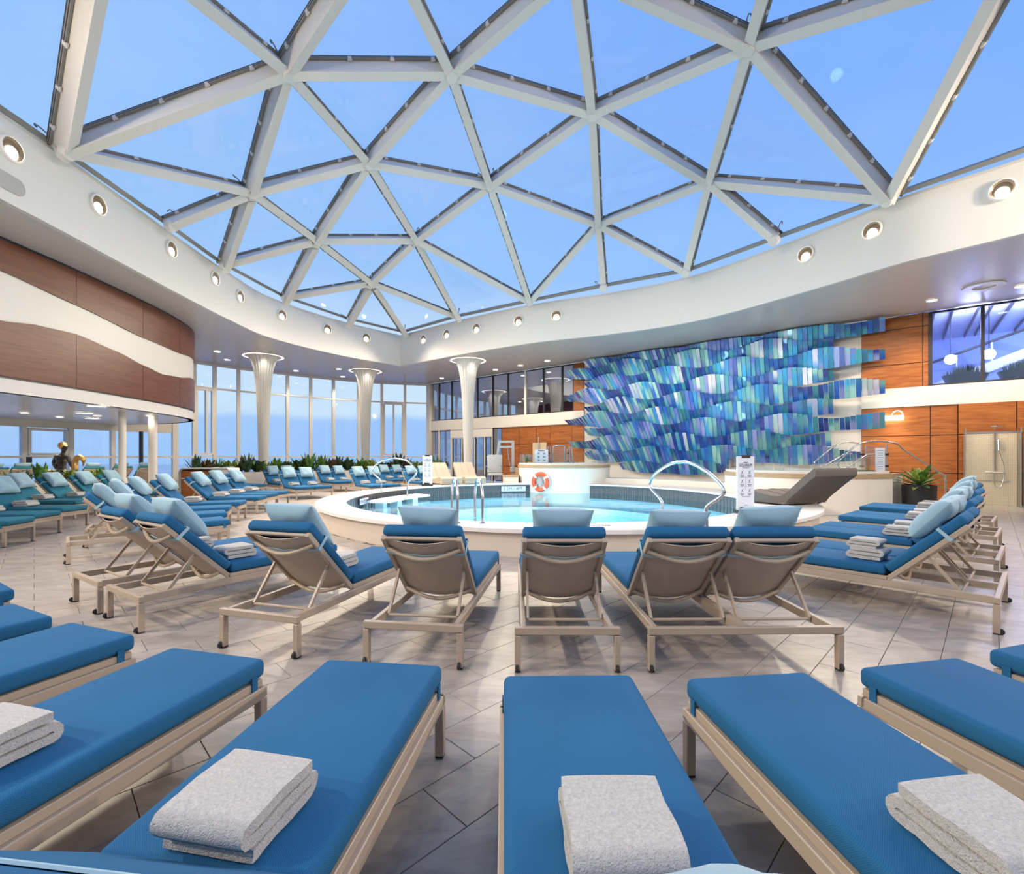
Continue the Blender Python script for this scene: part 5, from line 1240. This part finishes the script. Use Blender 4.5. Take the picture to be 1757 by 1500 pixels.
# ---------------------------------------------------------------- statue of a seated figure holding a golden swan neck
Ys = 14.6; sbp = pxy(104, 808, Ys); stt = thing('statue', 'glittering black seated figure statue with gold cap and gold curved neck', 'statue', (sbp.x, sbp.y, .8))
def sk(name, joints, edges_, m, parent, sub=2):
    me = bpy.data.meshes.new(name); me.from_pydata([j[:3] for j in joints], edges_, []); o = link(name, me, parent); me.materials.append(m)
    md = o.modifiers.new('skin', 'SKIN'); md.use_smooth_shade = True
    for v, j in zip(me.skin_vertices[0].data, joints): v.radius = (j[3], j[4] if len(j) > 4 else j[3])
    me.skin_vertices[0].data[0].use_root = True
    s_ = o.modifiers.new('sub', 'SUBSURF'); s_.levels = sub; s_.render_levels = sub; return o
b_ = 820/Ys
J = [(.0, 0, .22, .15, .12), (.02, 0, .38, .13, .11), (.03, 0, .55, .17, .12), (.06, 0, .66, .15, .09), (.07, 0, .74, .055), (.09, 0, .82, .05), (.12, 0, .93, .095, .10), (.12, 0, 1.02, .085, .09),
     (-.12, -.02, .65, .065), (-.13, -.1, .45, .05), (.05, -.18, .28, .045), (.27, -.16, .26, .04), (.24, 0, .63, .065), (.36, -.06, .43, .05), (.46, -.08, .30, .04), (.2, -.1, .15, .1), (.42, -.12, .13, .085)]
Ed = [(0, 1), (1, 2), (2, 3), (3, 4), (4, 5), (5, 6), (6, 7), (3, 8), (8, 9), (9, 10), (10, 11), (3, 12), (12, 13), (13, 14), (0, 15), (15, 16)]
sk('body', J, Ed, M_bronze, stt)
MB().lathe([(.001, .125), (.07, .11), (.115, .05), (.125, -.02), (.10, -.08)], 20, (.055, .02, .985), Matrix.Rotation(-.75, 3, 'Y')).build('gold_cap', M_gold, stt, 60)
MB().lathe([(.001, .03), (.02, .0), (.001, -.02)], 8, (.225, -.03, .93)).build('nose', M_bronze, stt, 60)
nk = spline3([(.50, -.1, .0), (.53, -.1, .22), (.53, -.1, .45), (.58, -.1, .60), (.68, -.1, .645), (.77, -.1, .58), (.79, -.1, .48), (.77, -.1, .36)], 5)
MB().tube(nk, [.085-.02*i/len(nk) if i < len(nk)*.72 else max(.012, .066*(1-(i-len(nk)*.72)/(len(nk)*.28))) for i in range(len(nk))], 14).build('gold_neck', M_gold, stt, 60)
MB().tube(spline3([(.52, -.1, .02), (.3, -.12, .08), (0, -.1, .1), (-.25, -.05, .16), (-.36, 0, .08)], 5), [.10]*14+[.11]*3+[.08]*4, 14).build('gold_body', M_gold, stt, 60)
# ---------------------------------------------------------------- towel station
Yt = 16.4; tb = Vector(((360-CX)/FPX*Yt, Yt, 0)); tst = thing('towel_station', 'white rounded towel station with wood-lined open front behind loungers', 'cabinet', tb)
w_, h_ = 1.66, 1.07; rr_ = .16; outl = [(-w_/2, 0)]+[(-w_/2+rr_-rr_*math.cos(PI/2*i/6), h_-rr_+rr_*math.sin(PI/2*i/6)) for i in range(7)]+[(w_/2-.05+.05*math.sin(PI/2*i/3), h_-.05+.05*math.cos(PI/2*i/3)) for i in range(4)]+[(w_/2, 0)]
inn = [(x*.95 if x < 0 else .28, min(z, h_-.07)) for x, z in outl]
vs = [Vector((x, y, z)) for y in (-.35, .35) for x, z in outl]; n_ = len(outl)
MB().add(vs, [(i, i+1, n_+i+1, n_+i) for i in range(n_-1)]+[tuple(range(n_, 2*n_))]).build('shell', M_white, tst, 40)
MB().box((.53, -.33, h_/2-.02), (.56, .04, h_-.06)).build('side_panel', M_white, tst); MB().box((-.27, .0, .5), (1.05, .5, .96)).build('wood_lining', M_wood, tst)
MB().box((-.27, -.27, .72), (1.0, .08, .03)).build('shelf', M_frame, tst)
MB().tube([(-.8, -.36, 0), (-.8, -.36, h_-.15), (-.68, -.36, h_-.02), (.8, -.36, h_-.02)], .02, 8).build('edge_trim', M_taupe, tst, 60)
